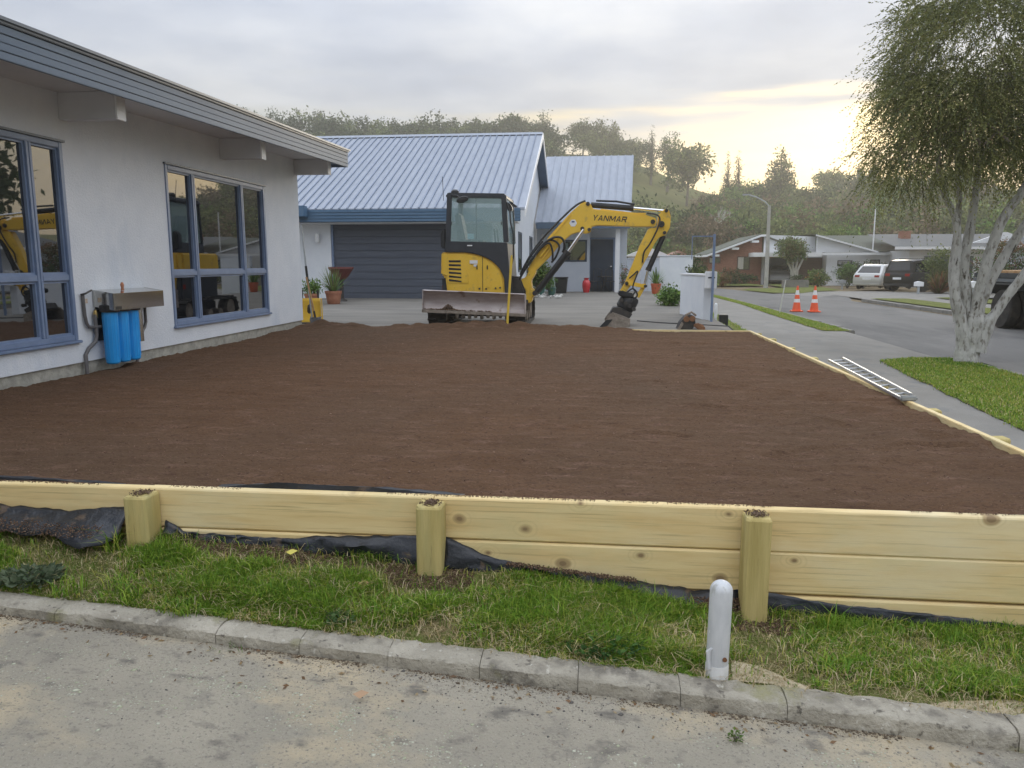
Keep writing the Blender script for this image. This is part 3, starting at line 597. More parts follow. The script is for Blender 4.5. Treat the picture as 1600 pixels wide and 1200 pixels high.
# ---- near grey house on the left
hs = thing('house', (-5.21, 5, 0), 'pale grey rendered house with blue window frames on the left edge', 'house')
WX = -5.21
wins = [(4.0, 7.20, .34, 2.26), (9.0, 11.80, .335, 2.285)]
wl_ = MB(); zt = 2.86; zb = .108; ys_ = [-3, 4.0, 7.20, 9.0, 11.80, 13.2]
for i in range(5):
    a, b = ys_[i], ys_[i+1]; w = next((w for w in wins if abs(w[0]-a) < .01), None)
    if w: wl_.box(WX-.2, a, zb, WX, b, w[2]); wl_.box(WX-.2, a, w[3], WX, b, zt)
    else: wl_.box(WX-.2, a, zb, WX, b, zt)
wl_.box(-12, 13.0, zb, WX-.2, 13.2, zt)
wall = wl_.build('wall', stucco, hs)
# concrete foundation with a rough face
pv, pf = [], []; ny_ = 330; zl = [-.5, -.02, .02, .06, .095]
for i in range(ny_+1):
    y = -3+16.19*i/ny_
    for j, z_ in enumerate(zl): pv.append((WX-.022+.010*noise.noise((y*6, z_*25, 1))+.006*noise.noise((y*21, z_*60, 5)), y, z_ if j < 4 else .110))
for i in range(ny_):
    for j in range(4): pf.append((i*5+j, (i+1)*5+j, (i+1)*5+j+1, i*5+j+1))
np_mesh('foundation', pv, pf, concrete_base, hs, smooth=True)
obox(-12, 13.0, -.5, WX-.03, 13.18, .106, 'foundation', concrete_base, hs)
def window_x(y0, y1, z0, z1, mull, tr, x=WX, parent=hs):
    """aluminium window in a wall facing +x; mull = list of y, tr = transom z"""
    f = .055
    fr = MB().box(x-.08, y0, z0, x+.012, y0+f, z1).box(x-.08, y1-f, z0, x+.012, y1, z1).box(x-.08, y0+f, z1-f, x+.012, y1-f, z1).box(x-.08, y0+f, z0, x+.012, y1-f, z0+f)
    fo = fr.build('window', frame_blue, parent, .006)
    MB().box(x-.02, y0-.02, z0-.03, x+.04, y1+.02, z0-.002).build('sill', frame_blue, fo, .005)
    MB().box(x+.002, y0-.02, z1+.002, x+.03, y1+.02, z1+.022).build('head_flashing', flash_grey, fo)
    for m_ in mull:
        MB().box(x-.075, m_-.038, z0+f, x+.008, m_-.003, z1-f).build('mullion', frame_blue, fo, .004); MB().box(x-.075, m_+.003, z0+f, x+.008, m_+.038, z1-f).build('mullion', frame_blue, fo, .004)
    e = [y0+f]+[q for m_ in mull for q in (m_-.038, m_+.038)]+[y1-f]
    for i in range(0, len(e), 2):
        a, b = e[i], e[i+1]
        MB().box(x-.07, a, tr-.03, x+.006, b, tr+.03).build('transom', frame_blue, fo, .004)
        for (za, zb_) in ((z0+f, tr-.03), (tr+.03, z1-f)):
            s = .022
            sash = MB().box(x-.06, a, za, x-.012, a+s, zb_).box(x-.06, b-s, za, x-.012, b, zb_).box(x-.06, a+s, zb_-s, x-.012, b-s, zb_).box(x-.06, a+s, za, x-.012, b-s, za+s)
            sash.build('sash', frame_blue, fo)
            MB().box(x-.05, a+s, za+s, x-.04, b-s, zb_-s).build('pane', glass_dark, fo)
window_x(4.0, 7.20, .34, 2.26, [5.2, 6.745], .965); window_x(9.0, 11.80, .335, 2.285, [9.655, 11.03], .98)
SH = Matrix.Identity(4); SH[2][1] = .0228; SH = Matrix.Translation((0, 0, 0)) @ SH
def sheared(mb, name, m, parent, bevel=0): return mb.xf(Matrix.Translation((0, 0, -.0228*5.5)) @ SH).build(name, m, parent, bevel)
rf = sheared(MB().prism([(-4.36, 2.865), (-4.36, 2.89), (-12, 3.55), (-12, 3.45)], -3, 13.56, 'y'), 'roof', flash_grey, hs)
FX, zbot = -4.40, 2.59
for k in range(4):
    off = .0 if k != 1 else .004
    sheared(MB().box(FX-.03, -3, zbot+k*.062, FX+off+(.006 if k == 3 else 0), 13.52, zbot+k*.062+.058), 'fascia_board', fascia_grey, rf, .004)
    sheared(MB().box(-12, 13.49, zbot+k*.062, FX-.034, 13.52, zbot+k*.062+.058), 'fascia_board', fascia_grey, rf, .004)
sheared(MB().box(FX-.04, -3, zbot+.25, FX+.022, 13.54, zbot+.285), 'roof_edge_flashing', flash_grey, rf, .006)
sheared(MB().box(WX-.1, -3, zbot+.10, FX-.032, 13.485, zbot+.112), 'soffit', soffit_m, rf)
for y, zb_, zt_ in ((7.2, 2.476, 2.73), (10.42, 2.525, 2.80), (13.06, 2.61, 2.86)):
    bm_ = MB().box(WX+.001, y, zb_, -4.62, y+.13, zt_).build('beam', soffit_m, hs, .006)
    obox(-4.62, y-.004, zb_-.006, -4.60, y+.134, zt_-.01, 'beam_end', white_paint, bm_)

# ---- blue roofed garage house
gh = thing('garage_house', (-5, 22, 0), 'grey house with a pale blue ribbed steel roof and dark garage door behind the excavator', 'house')
GX0, GX1 = -12.5, -2.35
gw = MB().box(GX0, 22, -.1, -7.75, 22.2, 2.6).box(-3.0, 22, -.1, GX1, 22.2, 2.6).box(-7.75, 22, 2.28, -3.0, 22.2, 2.6)
gw.prism([(22.2, -.1), (34.3, -.1), (34.3, 2.6), (28, 5.45), (22.2, 2.62)], GX1-.2, GX1, 'x')
gwall = gw.build('wall', stucco, gh)
gd = obox(-7.75, 22.16, .02, -3.0, 22.18, 2.28, 'garage_door', garage_grey, gh)
for k in range(11): obox(-7.74, 22.085+(.004 if k % 2 else 0), .05+k*.203, -3.01, 22.158, .05+k*.203+.197, 'door_panel', garage_grey, gd, .008)
for xx_ in (-7.75, -3.06): obox(xx_, 22.03, .02, xx_+.06, 22.155, 2.28, 'door_jamb', frame_blue, gd)
def slope(y): return 2.64+(y-21.45)*(5.62-2.64)/(28-21.45)
RX0, RX1 = -12.6, -2.03
grf = MB().prism([(21.42, slope(21.42)), (28, 5.62), (34.6, 2.62), (34.6, 2.55), (28, 5.52), (21.42, slope(21.42)-.08)], RX0, RX1, 'x').build('roof', roof_blue, gh)
for k in range(46):
    x = RX1-.22-k*.228
    if x < RX0: break
    MB().prism([(21.38, slope(21.38)-.004), (21.38, slope(21.38)+.038), (28.0, 5.66), (28.0, 5.615)], x-.017, x+.017, 'x').build('roof_rib', shaded_rib_m, grf)
ang = math.atan2(5.62-2.64, 28-21.45)
MB().prism([(21.36, slope(21.36)-.02), (28, 5.64), (34.65, 2.60), (34.65, 2.42), (28, 5.44), (21.36, slope(21.36)-.22)], RX1+.002, RX1+.03, 'x').build('barge_board', white_paint, grf)
MB().prism([(22.3, slope(22.3)-.10), (28, 5.50), (34.5, 2.53), (34.5, 2.50), (28, 5.47), (22.3, slope(22.3)-.13)], GX1+.002, RX1, 'x').build('gable_soffit', fascia_grey, grf)
MB().prism([(27.8, 5.57), (28, 5.675), (28.2, 5.57)], RX0, RX1, 'x').build('ridge_cap', roof_blue, grf)
gt = obox(RX0, 21.40, 2.255, RX1-.12, 21.46, 2.60, 'gutter', gutter_blue, gh, .01)
for k in range(4): obox(RX0, 21.375, 2.262+k*.086, RX1-.11, 21.398, 2.262+k*.086+.07, 'gutter_bead', gutter_blue, gt, .01)
obox(-12.5, 21.1, 2.40, -8.17, 21.36, 2.70, 'gutter_return', gutter_blue, gh, .01)
obox(RX0, 21.46, 2.22, RX1-.2, 22.0, 2.25, 'eave_soffit', soffit_m, gh)
MB().lathe([(.0, 0), (.06, 0), (.07, .05), (.07, .2), (.05, .24), (0, .24)], (-8.12, 21.9, 1.72), 14).build('wall_lamp', white_paint, gh, smooth=True)
for (a, b) in ((22.75, 23.75), (26.45, 27.55)):
    wn = MB().box(GX1-.02, a, .86, GX1+.02, a+.06, 2.03).box(GX1-.02, b-.06, .86, GX1+.02, b, 2.03).box(GX1-.02, a+.06, 1.97, GX1+.02, b-.06, 2.03).box(GX1-.02, a+.06, .86, GX1+.02, b-.06, .92).build('window', flash_grey, gh)
    obox(GX1+.002, a+.06, .92, GX1+.008, b-.06, 1.97, 'pane', glass_dark, wn)
MB().tube([(-2.0, 29.6, 2.5), (-2.02, 29.2, 2.35), (-2.1, 28.95, 2.1), (-2.12, 28.9, 1.7)], .04, 8).build('downpipe', white_paint, gh, smooth=True)

# ---- porch house behind
clad = mat('weatherboard', (.53, .575, .645), (.58, .62, .68), 3, rough=.7)
navy = mat('navy_door', (.032, .05, .082), (.042, .062, .095), 3, rough=.4)
ph = thing('porch_house', (-.5, 29, 0), 'small grey house wing with dark blue front door and pale ribbed roof behind the boom', 'house')
pw = MB().box(-2.3, 29, -.1, -1.31, 29.15, 2.4).box(-1.31, 29, -.1, -.43, 29.15, 1.17).box(-1.31, 29, 1.97, -.43, 29.15, 2.4).box(-.43, 29, -.1, -.33, 29.5, 2.4).box(-.33, 29.45, 2.02, .56, 29.5, 2.4).box(.56, 29.45, -.1, 1.05, 29.55, 2.4).box(.85, 29.55, -.1, 1.05, 36, 2.4)
pw.build('wall', clad, ph)
for k in range(14):
    x = -2.2+k*.135
    if x > -.5: break
    obox(x, 28.985, -.1, x+.125, 28.999, 1.16, 'cladding_board', clad, ph, .003)
wn = MB().box(-1.31, 28.98, 1.17, -1.25, 29.05, 1.97).box(-.49, 28.98, 1.17, -.43, 29.05, 1.97).box(-1.25, 28.98, 1.17, -.49, 29.05, 1.23).box(-1.25, 28.98, 1.91, -.49, 29.05, 1.97).build('window', navy, ph)
obox(-1.25, 29.02, 1.23, -.49, 29.03, 1.91, 'pane', glass_dark, wn)
dr = obox(-.30, 29.38, 0.03, .54, 29.43, 2.0, 'door', navy, ph, .005)
for a, b, c_, d in ((-.18, .1, .2, .95), (.16, .42, .2, .95), (-.18, .1, 1.1, 1.85), (.16, .42, 1.1, 1.85)): obox(a, 29.365, c_, b, 29.378, d, 'panel', navy, dr, .004)
MB().lathe([(.0, 0), (.025, .01), (.025, .05), (0, .06)], (.47, 29.31, 1.0), 10, 'y').build('handle', steel, dr)
MB().box(-.36, 29.33, 0, -.302, 29.44, 2.06).box(.542, 29.33, 0, .6, 29.44, 2.06).box(-.302, 29.33, 2.002, .542, 29.44, 2.06).build('door_frame', frame_blue, ph)
obox(-.42, 28.5, -.06, .95, 29.32, .055, 'step', path_m, ph, .01)
obox(.60, 28.38, .056, .76, 28.52, 2.33, 'porch_post', white_paint, ph, .006)
prf = MB().add([(-2.3, 28.2, 2.58), (1.12, 28.2, 2.58), (1.42, 34.2, 5.66), (-2.3, 34.2, 5.66), (-2.3, 28.2, 2.5), (1.12, 28.2, 2.5), (1.42, 34.2, 5.58), (-2.3, 34.2, 5.58)], [(0, 1, 2, 3), (7, 6, 5, 4), (0, 4, 5, 1), (1, 5, 6, 2), (2, 6, 7, 3), (3, 7, 4, 0)]).build('roof', roof_blue, ph)
for k in range(12):
    t = .03+k*.283; x0 = 1.10-t; x1 = 1.40-t*1.06
    MB().add([(x0-.016, 28.18, 2.58), (x0+.016, 28.18, 2.58), (x1+.016, 34.2, 5.66), (x1-.016, 34.2, 5.66), (x0-.016, 28.18, 2.61), (x0+.016, 28.18, 2.61), (x1+.016, 34.2, 5.69), (x1-.016, 34.2, 5.69)], [(4, 5, 6, 7), (0, 4, 7, 3), (1, 2, 6, 5), (0, 1, 5, 4)]).build('roof_rib', roof_blue, prf)
obox(-2.25, 28.12, 2.34, 1.10, 28.2, 2.565, 'gutter', fascia_grey, ph, .01)
obox(-2.2, 28.2, 2.36, 1.05, 29.5, 2.40, 'porch_ceiling', soffit_m, ph)

for (x0, y0, x1, y1) in ((-9, 16.2, 2.2, 16.2), (-9, 19.4, 2.2, 19.4), (-2.3, 13.3, -2.3, 22)):
    jm = MB(); k = 30
    for i in range(k):
        a, b_ = (x0+(x1-x0)*i/k, y0+(y1-y0)*i/k), (x0+(x1-x0)*(i+1)/k, y0+(y1-y0)*(i+1)/k); w_ = .007; nx_, ny2 = (0, w_) if x1 != x0 else (w_, 0)
        jm.add([(a[0]-nx_, a[1]-ny2, gz(*a)+.0085), (a[0]+nx_, a[1]+ny2, gz(*a)+.0085), (b_[0]+nx_, b_[1]+ny2, gz(*b_)+.0085), (b_[0]-nx_, b_[1]-ny2, gz(*b_)+.0085)], [(0, 1, 2, 3)])
    jm.build('control_joint', dark_metal, bpy.data.objects['driveway'])
# ---- fences and white walls beside the driveway
fc = thing('metal_fence', (1.5, 29.8, 0), 'pale grey corrugated metal fence right of the front door', 'fence')
for k in range(11): MB().prism([(.80+k*.135, 0), (.80+k*.135+.125, 0), (.80+k*.135+.125, 1.27), (.80+k*.135, 1.27)], 29.82+.012*(k % 2), 29.845+.012*(k % 2), 'y').build('fence_panel', clad, fc, .004)
obox(.78, 29.80, 1.272, 2.3, 29.86, 1.31, 'rail', clad, fc)
tag(MB().box(2.08, 27, -.2, 3.2, 27.2, 1.34).box(2.06, 26.98, 1.342, 3.22, 27.22, 1.38).build('garden_wall', stucco, None, .008), 'tall white rendered wall panel behind the letterbox wall', 'wall')
lw = thing('letterbox_wall', (1.95, 16.3, -.1), 'low white rendered wall with a built-in letterbox beside the driveway', 'wall')
MB().prism([(1.77, 17.0), (2.07, 15.55), (2.25, 15.55), (1.95, 17.0)], -.3, .86, 'z').build('wall', stucco, lw, .008)
MB().prism([(1.75, 17.02), (2.055, 15.53), (2.27, 15.53), (1.97, 17.02)], .862, .90, 'z').build('cap', white_paint, lw, .006)
lb_ = MB().box(2.075, 15.36, .62, 2.29, 15.525, .95).build('letterbox', white_paint, lw, .01)
obox(2.12, 15.352, .82, 2.25, 15.358, .845, 'slot', black_plastic, lb_)
pg = thing('trellis_post', (2.25, 15.3, -.1), 'blue grey metal post with a thin arm over the letterbox wall', 'post')
obox(2.18, 15.28, -.25, 2.225, 15.325, 1.66, 'post', frame_blue, pg, .005)
obox(1.78, 15.29, 1.61, 2.178, 15.315, 1.63, 'arm', frame_blue, pg); obox(1.78, 15.29, 1.18, 1.795, 15.315, 1.608, 'hanger', frame_blue, pg)
tag(MB().lathe([(.035, -.15), (.035, .24), (.03, .27), (.015, .285), (0, .287)], (2.52, 16.9, -.02), 14).build('bollard', white_paint, None, smooth=True), 'short white marker post on the grass patch by the letterbox wall', 'bollard')
tag(MB().prism([(2.6, 16.85), (2.78, 16.85), (2.78, 17.02), (2.6, 17.02)], -.25, .02, 'z').build('meter_box', black_plastic, None, .012), 'small black meter box beside the short white marker post', 'box')

# ---- brick house and white house across the street
brick_m = bpy.data.materials.new('brickwork'); brick_m.use_nodes = True
t = brick_m.node_tree; bn = t.nodes.new('ShaderNodeTexBrick'); tcn = t.nodes.new('ShaderNodeTexCoord'); mp = t.nodes.new('ShaderNodeMapping'); mp.inputs['Rotation'].default_value = (rad(90), 0, 0)
t.links.new(tcn.outputs['Object'], mp.inputs[0]); t.links.new(mp.outputs[0], bn.inputs[0]); bn.inputs['Scale'].default_value = 4.2
bn.inputs[1].default_value = (.26, .095, .055, 1); bn.inputs[2].default_value = (.34, .14, .085, 1); bn.inputs[3].default_value = (.33, .28, .24, 1); bn.inputs['Mortar Size'].default_value = .015
t.links.new(bn.outputs[0], t.nodes['Principled BSDF'].inputs[0]); t.nodes['Principled BSDF'].inputs['Roughness'].default_value = .9
tile_m = mat('roof_tile', (.075, .088, .065), (.11, .12, .095), 3, rough=.85, stretch=(.4, 5, 5), bump=.8, bscale=6, bstretch=(.3, 6, 6))
tile_g = mat('roof_tile_grey', (.10, .105, .105), (.14, .145, .145), 3, rough=.85, stretch=(.4, 5, 5), bump=.8, bscale=6, bstretch=(.3, 6, 6))
white_w = mat('white_weatherboard', (.68, .70, .72), (.74, .75, .77), 1, rough=.65)
brown_door = mat('brown_garage', (.10, .06, .045), (.14, .085, .06), 2, rough=.6, stretch=(.4, 1, 6))
curtain = mat('curtain', (.50, .48, .42), (.62, .60, .53), 3, rough=.8, stretch=(9, 1, .4))
bh = thing('brick_house', (10.5, 64, -.5), 'red brick house with a low green gable roof across the street', 'house')
MB().prism([(8.75, -.6), (12.95, -.6), (12.95, 3.3), (12.7, 3.3), (8.75, 1.9)], 64, 64.25, 'y').build('wall', brick_m, bh)
obox(8.75, 64.25, -.6, 8.95, 72, 1.9, 'wall', brick_m, bh)
brf = MB().prism([(7.0, 1.72), (8.55, 1.80), (12.7, 3.36), (13.3, 3.38), (13.3, 3.22), (12.7, 3.2), (8.5, 1.62), (7.0, 1.6)], 63.2, 63.3, 'y').build('roof', white_paint, bh)
MB().prism([(6.2, 1.75), (8.55, 1.84), (12.7, 3.42), (17.2, 1.75), (17.2, 1.65), (12.7, 3.3), (8.55, 1.72), (6.2, 1.65)], 63.305, 73, 'y').build('roof_tiles', tile_m, brf)
for x, z_ in ((9.0, 1.66), (10.5, 2.2), (12.0, 2.75)): obox(x, 63.31, z_, x+.55, 63.99, z_+.17, 'beam', white_paint, bh)
for (a, b, c_, d) in ((8.82, 9.75, 1.12, 1.62), (11.05, 12.05, .60, 1.68)):
    wn = MB().box(a, 63.94, c_, a+.07, 64.02, d).box(b-.07, 63.94, c_, b, 64.02, d).box(a+.07, 63.94, d-.07, b-.07, 64.02, d).box(a+.07, 63.94, c_, b-.07, 64.02, c_+.07).build('window', brown_door, bh)
    obox(a+.07, 63.97, c_+.07, (a+b)/2, 63.985, d-.07, 'curtain', curtain, wn); obox((a+b)/2, 63.975, c_+.07, b-.07, 63.99, d-.07, 'pane', glass_dark, wn)
obox(11.9, 61.8, 1.62, 17.0, 63.9, 1.95, 'carport_fascia', white_paint, bh, .01)
MB().prism([(13.0, 1.96), (17.0, 1.96), (16.9, 3.2), (13.0, 3.35)], 63.6, 63.75, 'y').build('gable_panel', white_w, bh)
obox(13.0, 63.9, -.6, 13.15, 70, 1.62, 'carport_wall', white_w, bh); obox(13.15, 69.8, -.6, 17.0, 70, 1.62, 'carport_back', stucco, bh)
wh = thing('white_house', (18, 60, -.5), 'long white weatherboard house with a green tiled roof behind the hedges', 'house')
obox(17.4, 62, -.6, 23.3, 70, 1.95, 'wall', white_w, wh)
MB().prism([(16.6, 1.96), (20.9, 1.96), (16.6, 3.12)], 61.95, 62.1, 'y').build('gable', white_w, wh)
wrf = MB().prism([(16.4, 3.18), (16.4, 3.30), (21.0, 2.02), (21.0, 1.90)], 61.5, 61.62, 'y').build('roof', white_paint, wh)
MB().add([(16.4, 61.63, 3.32), (21.0, 61.63, 2.03), (24.5, 61.9, 2.03), (24.5, 70, 3.5), (16.4, 70, 3.5)], [(0, 1, 2, 3, 4)]).build('roof_tiles', tile_m, wrf)
obox(16.9, 61.3, 1.75, 24.3, 61.6, 1.93, 'fascia', white_paint, wh)
gdw = obox(15.6, 63.0, -.5, 17.35, 63.1, 1.56, 'garage_door', brown_door, wh)
for k in range(7): obox(15.62, 62.97, -.45+k*.285, 17.33, 62.998, -.45+k*.285+.27, 'door_panel', brown_door, gdw)
for (a, b, c_, d) in ((18.2, 19.3, .9, 1.35), (20.6, 21.3, .95, 1.4)):
    wn = MB().box(a, 61.95, c_, b, 61.99, c_+.06).box(a, 61.95, d-.06, b, 61.99, d).box(a, 61.95, c_+.06, a+.06, 61.99, d-.06).box(b-.06, 61.95, c_+.06, b, 61.99, d-.06).build('window', black_plastic, wh)
    obox(a+.06, 61.97, c_+.06, b-.06, 61.98, d-.06, 'pane', glass_dark, wn)
obox(20.35, 59.0, 1.98, 20.45, 59.1, 5.2, 'flag_pole', white_paint, wh)
tag(MB().tube([(20.4, 61, 2), (20.4, 61, 5.25)], .045, 8).build('aerial_mast', white_paint, None), 'thin white mast rising over the white house roof', 'mast')
bpy.data.objects.remove(bpy.data.objects['flag_pole'])
gh2 = thing('grey_house', (25, 58, -.5), 'pale grey house with a wide dark garage door behind the parked cars', 'house')
obox(21.9, 58, -.6, 33, 68, 2.05, 'wall', white_w, gh2)
g3 = obox(22.9, 57.95, -.6, 26.2, 57.99, 1.62, 'garage_door', garage_grey, gh2)
for k in range(6): obox(22.93, 57.92, -.5+k*.35, 26.17, 57.948, -.5+k*.35+.335, 'door_panel', garage_grey, g3)
r3 = MB().add([(20.6, 57.2, 2.28), (34, 57.2, 2.28), (34, 66, 3.45), (21.5, 66, 3.45)], [(0, 1, 2, 3)]).build('roof', tile_g, gh2)
obox(20.6, 57.1, 2.08, 34, 57.19, 2.27, 'fascia', white_paint, r3)
MB().prism([(26.3, 2.55), (30.5, 2.55), (28.6, 3.3), (28.3, 3.3)], 58.6, 58.8, 'y').build('dormer_gable', white_paint, r3)
obox(22.9, 62.5, 2.6, 23.6, 63.1, 3.55, 'chimney', brick_m, r3)
gh3 = thing('street_house', (20, 33, -.4), 'grey sided house with a dark tiled roof behind the leaning tree stems', 'house')
obox(21.5, 31, -.6, 30, 44, 1.95, 'wall', stucco, gh3)
r4 = MB().add([(20.7, 30.2, 2.0), (30.5, 30.2, 2.0), (30.5, 38, 3.9), (24.5, 38, 3.9), (20.7, 44.5, 2.0)], [(0, 1, 2, 3), (0, 3, 4)]).build('roof', tile_g, gh3)
obox(20.7, 30.1, 1.84, 30.5, 30.19, 2.0, 'fascia', white_paint, r4); obox(20.6, 30.2, 1.84, 20.69, 44.5, 2.0, 'fascia', white_paint, r4)
wn = obox(21.44, 33, .7, 21.49, 35, 1.6, 'window', black_plastic, gh3); obox(21.42, 33.08, .78, 21.435, 34.92, 1.52, 'pane', glass_dark, wn)
# roofs glimpsed beyond the white wall
for (x0, x1, y, z0, z1, m_, lb) in [(6.6, 9.2, 78, 1.5, 2.35, mat('faded_tile', (.28, .15, .105), (.34, .2, .15), 3, rough=.9), 'orange roofed house partly hidden left of the brick house'), (3.2, 7.5, 86, 1.9, 2.9, white_w, 'cream house with a flat pale roof far behind the white wall')]:
    hh = thing('far_house', ((x0+x1)/2, y, -.5), lb, 'house')
    obox(x0, y, -.6, x1, y+7, z0, 'wall', white_w, hh); MB().prism([(x0-.4, z0), (x1+.4, z0), ((x0+x1)/2, z1)], y-.4, y+7.4, 'y').build('roof', m_, hh)
    wn = obox(x0+.5, y-.04, .3, x0+1.5, y-.002, 1.2, 'window', black_plastic, hh); obox(x0+.57, y-.05, .37, x0+1.43, y-.042, 1.13, 'pane', glass_dark, wn)

# ================================================================== EXCAVATOR
cab_glass = bpy.data.materials.new('cab_glass'); cab_glass.use_nodes = True
t = cab_glass.node_tree; b = t.nodes['Principled BSDF']; b.inputs['Base Color'].default_value = (.45, .62, .62, 1); b.inputs['Roughness'].default_value = .03; b.inputs['Alpha'].default_value = .34; b.inputs['IOR'].default_value = 1.8
decal = mat('decal_white', (.75, .76, .77), rough=.5)
letter_m = mat('letter_black', (.03, .03, .032), rough=.5)
ex = thing('excavator', (-2.1, 14.4, 0), 'yellow mini excavator with charcoal cab and raised boom standing on the driveway', 'excavator')
# upper body
cover = [(-2.77, 1.301), (-2.346, 1.296), (-2.18, 1.27), (-2.05, 1.233), (-1.95, 1.19), (-1.868, 1.144), (-1.79, 1.075), (-1.733, 1.011), (-1.685, .92), (-1.653, .833), (-1.643, .56), (-2.675, .60), (-2.706, .875), (-2.787, .90)]
ec = MB().prism(cover, 13.58, 15.15, 'y').build('engine_cover', yellow, ex, .028, True)
MB().prism([(-2.66, 1.22), (-2.50, 1.225), (-2.42, 1.18), (-2.36, 1.08), (-2.30, .92), (-2.28, .76), (-2.66, .76)], 13.571, 13.579, 'y').build('vent_surround', yellow, ec, .004)
for k in range(6): MB().prism([(-2.635, 1.125-k*.066), (-2.42+.002*k, 1.125-k*.066-.004*k), (-2.42+.002*k, 1.160-k*.068-.004*k), (-2.635, 1.160-k*.066)], 13.566, 13.5705, 'y').build('vent_slot', black_plastic, ec)
obox(-2.035, 13.572, .58, -2.027, 13.579, 1.225, 'door_gap', black_plastic, ec)
for x in (-2.14, -1.955): obox(x, 13.560, 1.0, x+.018, 13.579, 1.07, 'latch', black_plastic, ec, .003)
for x in (-2.12, -1.96): MB().prism([(x, .68), (x+.06, .68), (x+.06, .95), (x, .95)], 13.569, 13.579, 'y').build('pressing', yellow, ec, .004)
obox(-2.26, 13.570, 1.10, -2.12, 13.578, 1.16, 'decal', decal, ec); obox(-2.19, 13.570, 1.05, -2.13, 13.578, 1.09, 'decal', decal, ec)
for x, z_ in ((-1.72, .68), (-2.09, .66), (-1.97, .66), (-1.80, .67)): MB().lathe([(0, 0), (.016, 0), (.016, .014), (0, .014)], (x, 13.565, z_), 10, 'y').build('bolt', dark_metal, ec)
MB().prism([(-2.80, .93), (-2.772, .90), (-2.772, 1.30), (-2.80, 1.28)], 13.75, 15.0, 'y').build('rear_guard', yellow, ex, .01)
MB().prism([(-2.78, .42), (-2.64, .40), (-2.66, .86), (-2.785, .87)], 13.66, 15.05, 'y').build('counterweight', char, ex, .03)
obox(-2.79, 13.70, .62, -2.76, 13.80, .72, 'tail_lamp', mat('red_lens', (.35, .02, .015), rough=.2), ex, .008)
# cab
lower = [(-2.712, 1.305), (-2.346, 1.300), (-2.18, 1.275), (-2.05, 1.238), (-1.95, 1.195), (-1.865, 1.149), (-1.785, 1.08), (-1.727, 1.014), (-1.678, .92), (-1.647, .833), (-1.628, .52), (-1.53, .55), (-1.55, .9), (-1.574, 1.233), (-1.592, 1.465), (-2.69, 1.492), (-2.70, 1.40)]
cb = MB().prism(lower, 13.560, 14.74, 'y').build('cab', char, ex, .012, True)
def bar(a, b_, r, name, m, parent, seg=8): return MB().tube([a, b_], r, seg).build(name, m, parent, smooth=True)
yn, yf = 13.585, 14.72
for (x0, x1, nm) in ((-2.645, -2.610, 'pillar'), (-1.612, -1.655, 'pillar')):
    for y in (yn, yf): MB().add([(x0-.045, y-.02, 1.47), (x0+.045, y-.02, 1.47), (x0+.045, y+.03, 1.47), (x0-.045, y+.03, 1.47), (x1-.045, y-.02, 2.28), (x1+.045, y-.02, 2.28), (x1+.045, y+.03, 2.28), (x1-.045, y+.03, 2.28)], [(0, 1, 2, 3), (4, 5, 6, 7), (0, 1, 5, 4), (1, 2, 6, 5), (2, 3, 7, 6), (3, 0, 4, 7)]).build(nm, char, cb, .01)
MB().prism([(-2.675, 2.235), (-1.615, 2.212), (-1.622, 2.285), (-1.66, 2.305), (-2.62, 2.328), (-2.67, 2.31)], 13.56, 14.76, 'y').build('roof', char, cb, .02, True)
def quad(name, pts, m, parent, th=(0, .008, 0)):
    v = [Vector(p) for p in pts]; d = Vector(th); return MB().add([*v, *[p+d for p in v]], [(0, 1, 2, 3), (7, 6, 5, 4), (0, 4, 5, 1), (1, 5, 6, 2), (2, 6, 7, 3), (3, 7, 4, 0)]).build(name, m, parent)
quad('side_window', [(-2.60, 13.573, 1.475), (-1.658, 13.573, 1.455), (-1.700, 13.573, 2.225), (-2.565, 13.573, 2.25)], cab_glass, cb)
quad('side_window', [(-2.60, 14.735, 1.475), (-1.658, 14.735, 1.455), (-1.700, 14.735, 2.225), (-2.565, 14.735, 2.25)], cab_glass, cb)
quad('rear_window', [(-2.66, 13.63, 1.50), (-2.66, 14.69, 1.50), (-2.625, 14.69, 2.24), (-2.625, 13.63, 2.24)], cab_glass, cb, (.008, 0, 0))
quad('windscreen', [(-1.585, 13.63, 1.45), (-1.585, 14.69, 1.45), (-1.63, 14.69, 2.22), (-1.63, 13.63, 2.22)], cab_glass, cb, (.008, 0, 0))
obox(-2.30, 13.578, 1.405, -2.21, 13.5795, 1.425, 'badge', decal, cb); bpy.data.objects['badge'].location.y = -.023
obox(-2.15, 13.584, 1.47, -2.13, 13.60, 2.24, 'window_bar', char, cb)
for x in (-2.58, -1.70): obox(x, 13.565, 1.77, x+.012, 13.575, 1.83, 'catch', black_plastic, cb)
obox(-2.30, 13.588, 1.53, -2.18, 13.590, 1.62, 'notice', mat('notice_blue', (.35, .62, .70), rough=.5), cb)
MB().box(-2.52, 13.95, 1.30, -2.05, 14.40, 1.52).prism([(-2.55, 1.50), (-2.40, 1.50), (-2.50, 2.0), (-2.60, 2.0)], 13.98, 14.38, 'y').build('seat', black_plastic, cb, .03)
MB().tube([(-1.85, 14.0, 1.45), (-1.88, 14.0, 1.72)], .015, 8).tube([(-1.85, 14.4, 1.45), (-1.88, 14.4, 1.72)], .015, 8).build('control_lever', black_plastic, cb)
MB().lathe([(0, -.025), (.06, -.02), (.075, 0), (.06, .02), (0, .025)], (0, 0, 0), 16, 'y').xf(Matrix.Translation((-2.36, 13.47, 2.20)) @ Matrix.Rotation(rad(-14), 4, 'Y') @ Matrix.Diagonal((1.5, 1, .75, 1))).build('mirror', black_plastic, cb, smooth=True)
